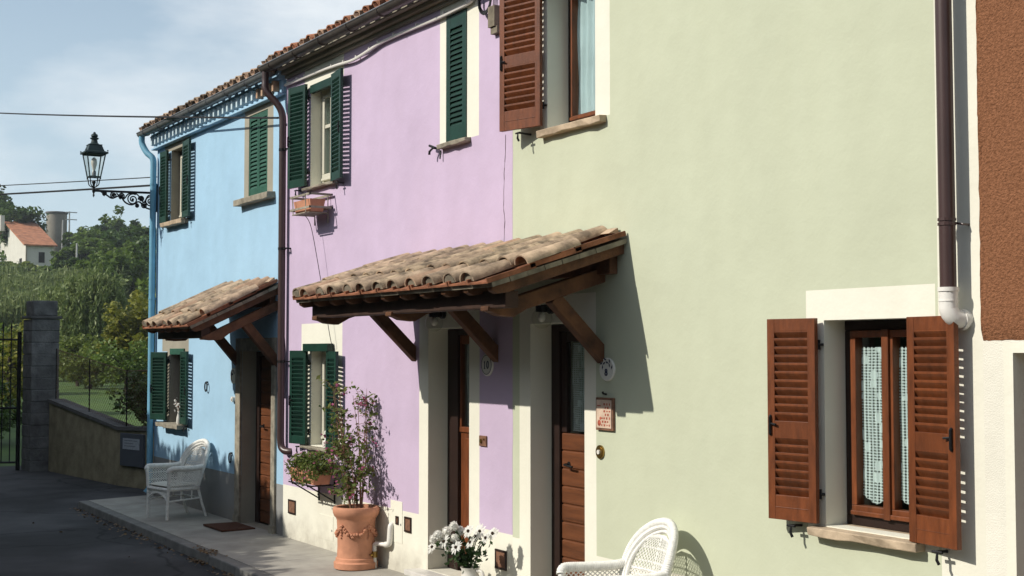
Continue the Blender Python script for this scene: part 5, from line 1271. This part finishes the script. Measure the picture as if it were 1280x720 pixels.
TR = [('dark',-223.4,38.6,10.5,4.3,'tall dark broad tree behind the farmhouse, beside the tower'),('dark',-239.7,37.6,13.1,3.2,'dark conifer-like tree at the very edge behind the farmhouse'),('mid',-241.5,58.8,9.1,3.5,'rounded tree top standing highest on the far ridge'),('dark',-233.5,62.5,7.3,3.9,'dark ridge tree just beside the blue house corner'),
('mid',-237.0,50.8,6.2,3.1,'low ridge tree right of the utility poles'),('dark',-231.5,52.1,6.6,2.9,'dark ridge tree below the round topped one'),('mid',-208.3,46.1,6.2,3.4,'broad tree on the upper slope under the ridge'),
('dark',-192.1,43.9,5.8,3.3,'dark bushy tree in the middle of the upper slope'),('dark',-180.0,44.5,6.8,3.7,'dark dense tree mid slope near the blue house'),('mid',-188.7,39.8,5.4,3.1,'small round tree on the slope right of the short pole'),
('dark',-153.7,30.0,4.8,1.9,'small dark tree at the top end of the reed bed'),('mid',-140.9,31.9,7.0,3.2,'broad green tree low on the slope with sunlit top'),('dark',-149.4,37.2,6.8,2.7,'dark tree on the slope behind the downpipe'),('mid',-130.0,26.7,5.4,2.2,'green tree just behind the willow'),
('dark',-197.9,55.6,6.8,3.7,'dark tree on the slope hidden partly by the blue house'),('olive',-188.1,30.8,1.8,2.5,'grey green shrub below the farmhouse gable'),('dark',-173.6,25.6,2.0,2.4,'dark shrub in front of the farmhouse gable'),('mid',-181.9,33.6,1.6,2.5,'low green shrub beneath the farmhouse window wall'),('mid',-195.2,38.6,3.5,2.1,'low tree beside the farmhouse corner'),
('mid',-108.5,27.4,6.7,2.4,'green tree at the foot of the slope beside the house corner'),('dark',-233.4,30.5,11.2,4.8,'dark tall tree beyond the farmhouse roof'),('dark',-214.,50.,6.0,3.1,'dark round tree half way up behind the slope trees'),('mid',-168.,38.,5.2,2.9,'mid green tree on the slope above the broad sunlit one')]
for i, (k, x, y, h, r, lab) in enumerate(TR): tree('broadleaf_tree', lab, x, y, h, r, k, 5200 if r > 4.5 else 3600, .62 if x < -160 else .46, 'trees on the hillside', seed=i)
tree('willow', 'large weeping willow in the garden below the hill', -82.5, 14.5, 7.0, 2.2, 'willow', 18000, .34, 'willows in the garden', seed=50)
tree('willow', 'smaller weeping willow beside the large one', -88.0, 14.0, 6.0, 1.8, 'willow', 13000, .34, 'willows in the garden', seed=51)
tree('yellow_tree', 'yellow green tree beside the corner of the blue house', -66.1, 12.6, 5.2, 1.5, 'yel', 8000, .2, 'garden trees', seed=52, low=.02)
tree('yellow_tree', 'yellow green tree mostly behind the blue house', -69.4, 15.3, 4.9, 1.6, 'yel', 6000, .2, 'garden trees', seed=53, low=.02)
tree('garden_tree', 'green garden tree behind the gate pier top', -93.0, 14.3, 4.6, 1.7, 'mid', 5000, .24, 'garden trees', seed=54, low=.02)
tree('garden_tree', 'olive green garden tree just right of the pier', -83.7, 10.9, 3.6, 1.6, 'olive', 5000, .22, 'garden trees', seed=55, low=.02)
tree('garden_bush', 'rounded olive bush on the lawn below the willow', -67.2, 10.7, 2.7, 1.5, 'olive', 3500, .16, 'bushes on the lawn', seed=56, low=.02)
tree('garden_bush', 'dark green bush on the lawn near the house corner', -60.4, 10.6, 2.7, 1.3, 'mid', 3500, .15, 'bushes on the lawn', seed=57, low=.02)
tree('garden_bush', 'olive bush on the lawn right beside the pier', -71.8, 11.2, 3.1, 1.3, 'olive', 3500, .16, 'bushes on the lawn', seed=58, low=.02)
tree('garden_bush', 'yellowing bush seen above the iron gate', -47.2, 3.1, 3.3, 1.4, 'yel', 4500, .13, 'bushes behind the gate', seed=59, low=.02)
tree('garden_bush', 'dark bush seen low through the iron gate bars', -34.5, .1, 1.6, 1.0, 'dark', 4000, .09, 'bushes behind the gate', seed=60, low=.02)
tree('garden_bush', 'green bush at the lawn edge behind the gate', -63.4, 4.9, 3.6, 1.8, 'mid', 4500, .18, 'bushes behind the gate', seed=61, low=.02)
tree('garden_bush', 'dark leafy shrub just behind the garden wall by the blue house', -23.2, 1.35, 2.1, .85, 'dark', 5200, .085, 'shrubs behind the garden wall', z=-.15, seed=62, low=.25)
tree('garden_bush', 'thin dark shrub with a bare upright stem behind the garden wall', -25.0, 1.6, 1.9, .55, 'dark', 1500, .08, 'shrubs behind the garden wall', z=-.15, seed=63, low=.3)
mb = MB(); mb.tube(smooth_path([(-24.3, 1.55, -.16), (-24.28, 1.56, 1.2), (-24.33, 1.54, 2.2), (-24.25, 1.5, 3.0)], 4), 0, 7, rfn=lambda t_: .05 * (1 - .7 * t_)); solo('bare_stem', mb, 'bark', 'thin bare upright trunk behind the dark shrub', 'stem')
# reed bed on the slope, scrub over the hillside
rg = np.random.default_rng(5); n = 9000
y0 = rg.uniform(0, 1, n); xx = -rg.uniform(112, 146, n); yy = 10.5 + (-xx - 112) * .2 + y0 * (11 + (-xx - 112) * .18)
V = []
hh_ = rg.uniform(2.4, 4.2, n) * (1 + .15 * np.sin(xx * .5 + yy * .8)); ang = rg.uniform(0, 3.14, n); wd_ = rg.uniform(.05, .11, n); lx, ly = rg.normal(0, .28, n), rg.normal(0, .28, n)
zz = np.array([hz(a, b) for a, b in zip(xx, yy)]); ca, sa = np.cos(ang) * wd_, np.sin(ang) * wd_
V = np.stack([np.stack([xx - ca, yy - sa, zz], 1), np.stack([xx + ca, yy + sa, zz], 1), np.stack([xx + ca * .4 + lx, yy + sa * .4 + ly, zz + hh_], 1), np.stack([xx - ca * .4 + lx, yy - sa * .4 + ly, zz + hh_], 1)], 1).reshape(-1, 3)
tips = np.stack([xx + lx, yy + ly, zz + hh_ * rg.uniform(.5, 1., n)], 1); V2 = leaves(np.repeat(tips, 2, 0) + rg.normal(0, .25, (2 * n, 3)), .75, rg=rg, aspect=5, up=0)
o = link('reeds', np_mesh('reeds', np.concatenate([V, V2]), [(3 * n, M['t_reed'])])); tag(o, 'pale green reed bed growing across the lower slope', 'reeds', kind='stuff')
n = 26000; xx = -rg.uniform(88, 262, n); yy = -6 + rg.uniform(.10, .36, n) * -xx
cl = np.sin(xx * .31) * np.cos(yy * .37) + np.sin(xx * .13 + yy * .21); hh_ = np.clip(.35 + cl * .5, .1, 1.3)
zz = np.array([hz(a, b) for a, b in zip(xx, yy)]) + rg.random(n) * hh_
o = link('undergrowth', np_mesh('undergrowth', leaves(np.stack([xx, yy, zz], 1), .75, rg=rg, aspect=1.5, up=.6), [(n // 2, M['t_mid']), (n - n // 2, M['t_olive'])])); tag(o, 'scrubby green undergrowth covering the hillside', 'undergrowth', kind='stuff')
# tall hedge across the road: it stands outside the picture and shades the far end of the street
pr = [(-46, 8.6), (-30, 8.7), (-24.2, 8.3), (-22.4, 7.2), (-21.75, 6.3), (-21.4, 5.88), (-19, 5.9), (-18.1, 5.86), (-17.0, 5.52), (-16.4, 5.1), (-15.4, 4.65), (-13.8, 4.35), (-12.8, 3.7), (-12.0, 2.2), (-11.6, .8)]
px_, pz_ = np.array([p[0] for p in pr]), np.array([p[1] for p in pr])
t = thing('hedge', (-27, -7.1, -.15), 'tall dense dark hedge across the road, shading the far end of the street', 'hedge')
mb = MB(); xs = np.linspace(-45.5, -11.9, 120); k = len(xs)
for x in xs:
    h = np.interp(x, px_, pz_) - .18 + .05 * math.sin(x * 7.3) + .04 * math.sin(x * 17.1)
    for y, z in ((-6.75, -.15), (-6.72, h * .5), (-6.8, h - .1), (-7.05, h), (-7.3, h - .12), (-7.4, h * .5), (-7.4, -.15)): mb.v.append((x, y, z))
for i in range(k - 1):
    for j in range(6): mb.f.append((i * 7 + j, i * 7 + j + 1, (i + 1) * 7 + j + 1, (i + 1) * 7 + j)); mb.m.append(0)
mb.f += [tuple(range(7)), tuple(range((k - 1) * 7, k * 7))]; mb.m += [0, 0]
part('hedge_body', mb, 'leafdark', t)
n = 26000; xx = rg.uniform(-45.5, -11.7, n); hh_ = np.interp(xx, px_, pz_); q = rg.random(n); zz = np.where(q < .35, hh_ - .15 + rg.random(n) ** 2 * .2, rg.random(n) * hh_)
yy = -7.06 + rg.uniform(-1, 1, n) * np.where(q < .35, .3, .45)
ts = np.repeat(rg.uniform(-24, -15, 130), 30); tz = np.tile(np.linspace(-.1, .42, 30), 130) * np.repeat(rg.uniform(.1, .6, 130), 30); tz = np.interp(ts, px_, pz_) + tz
pts = np.concatenate([np.stack([xx, yy, zz], 1), np.stack([ts + rg.normal(0, .014, len(ts)), np.full(len(ts), -7.06) + rg.normal(0, .05, len(ts)), tz], 1)])
off = np.array((-27, -7.1, -.15)); link('hedge_leaves', np_mesh('hedge_leaves', leaves(pts, .12, rg=rg) - off, [(len(pts), M['leafdark'])]), t)
# unseen house row, added across the road to block low sky light
t = thing('terraced_house', (-14, -18, -.15), 'plain unseen house row added across the road to dim the sky light', 'house', 'painted terraced houses')
mb = MB(); mb.box(-62, 24, -24, -14, -.15, 7.2); part('wall', mb, 'greytrim', t)
mb = MB(); mb.add([(-62.4, -13.6, 7.2), (24.4, -13.6, 7.2), (24.4, -19, 8.9), (-62.4, -19, 8.9), (24.4, -24.4, 7.2), (-62.4, -24.4, 7.2)], [(0, 1, 2, 3), (3, 2, 4, 5), (0, 3, 5), (1, 4, 2), (0, 5, 4, 1)]); part('roof', mb, 'roofdark', t)
for i in range(16):
    for z in (.9, 4.):
        mb = MB(); x = -58 + i * 5.2; frame_rect(mb, x, x + 1., z, z + 1.5, -14.0, -13.96, .08); mb.box(x + .08, x + .92, -14.01, -13.985, z + .08, z + 1.42); part('window', mb, 'frame_dark', t)
# ---------------------------------------------------------------- summer haze over the valley
mb = MB(); mb.box(-330, 60, -60, 150, -2.5, 48)
hzo = link('haze', to_mesh('haze', mb, 'dark', Vector((0, 0, 0)))); hzo['kind'] = 'stuff'; hzo['label'] = 'thin pale summer haze lying over the valley'
hm = bpy.data.materials.new('haze_air'); hm.use_nodes = True; hn = hm.node_tree; hn.nodes.clear()
ho = hn.nodes.new('ShaderNodeOutputMaterial'); hv = hn.nodes.new('ShaderNodeVolumePrincipled'); hv.inputs['Color'].default_value = (.80, .88, .95, 1); hv.inputs['Density'].default_value = .00032; hv.inputs['Anisotropy'].default_value = .3
hn.links.new(hv.outputs[0], ho.inputs['Volume']); hzo.data.materials.clear(); hzo.data.materials.append(hm)
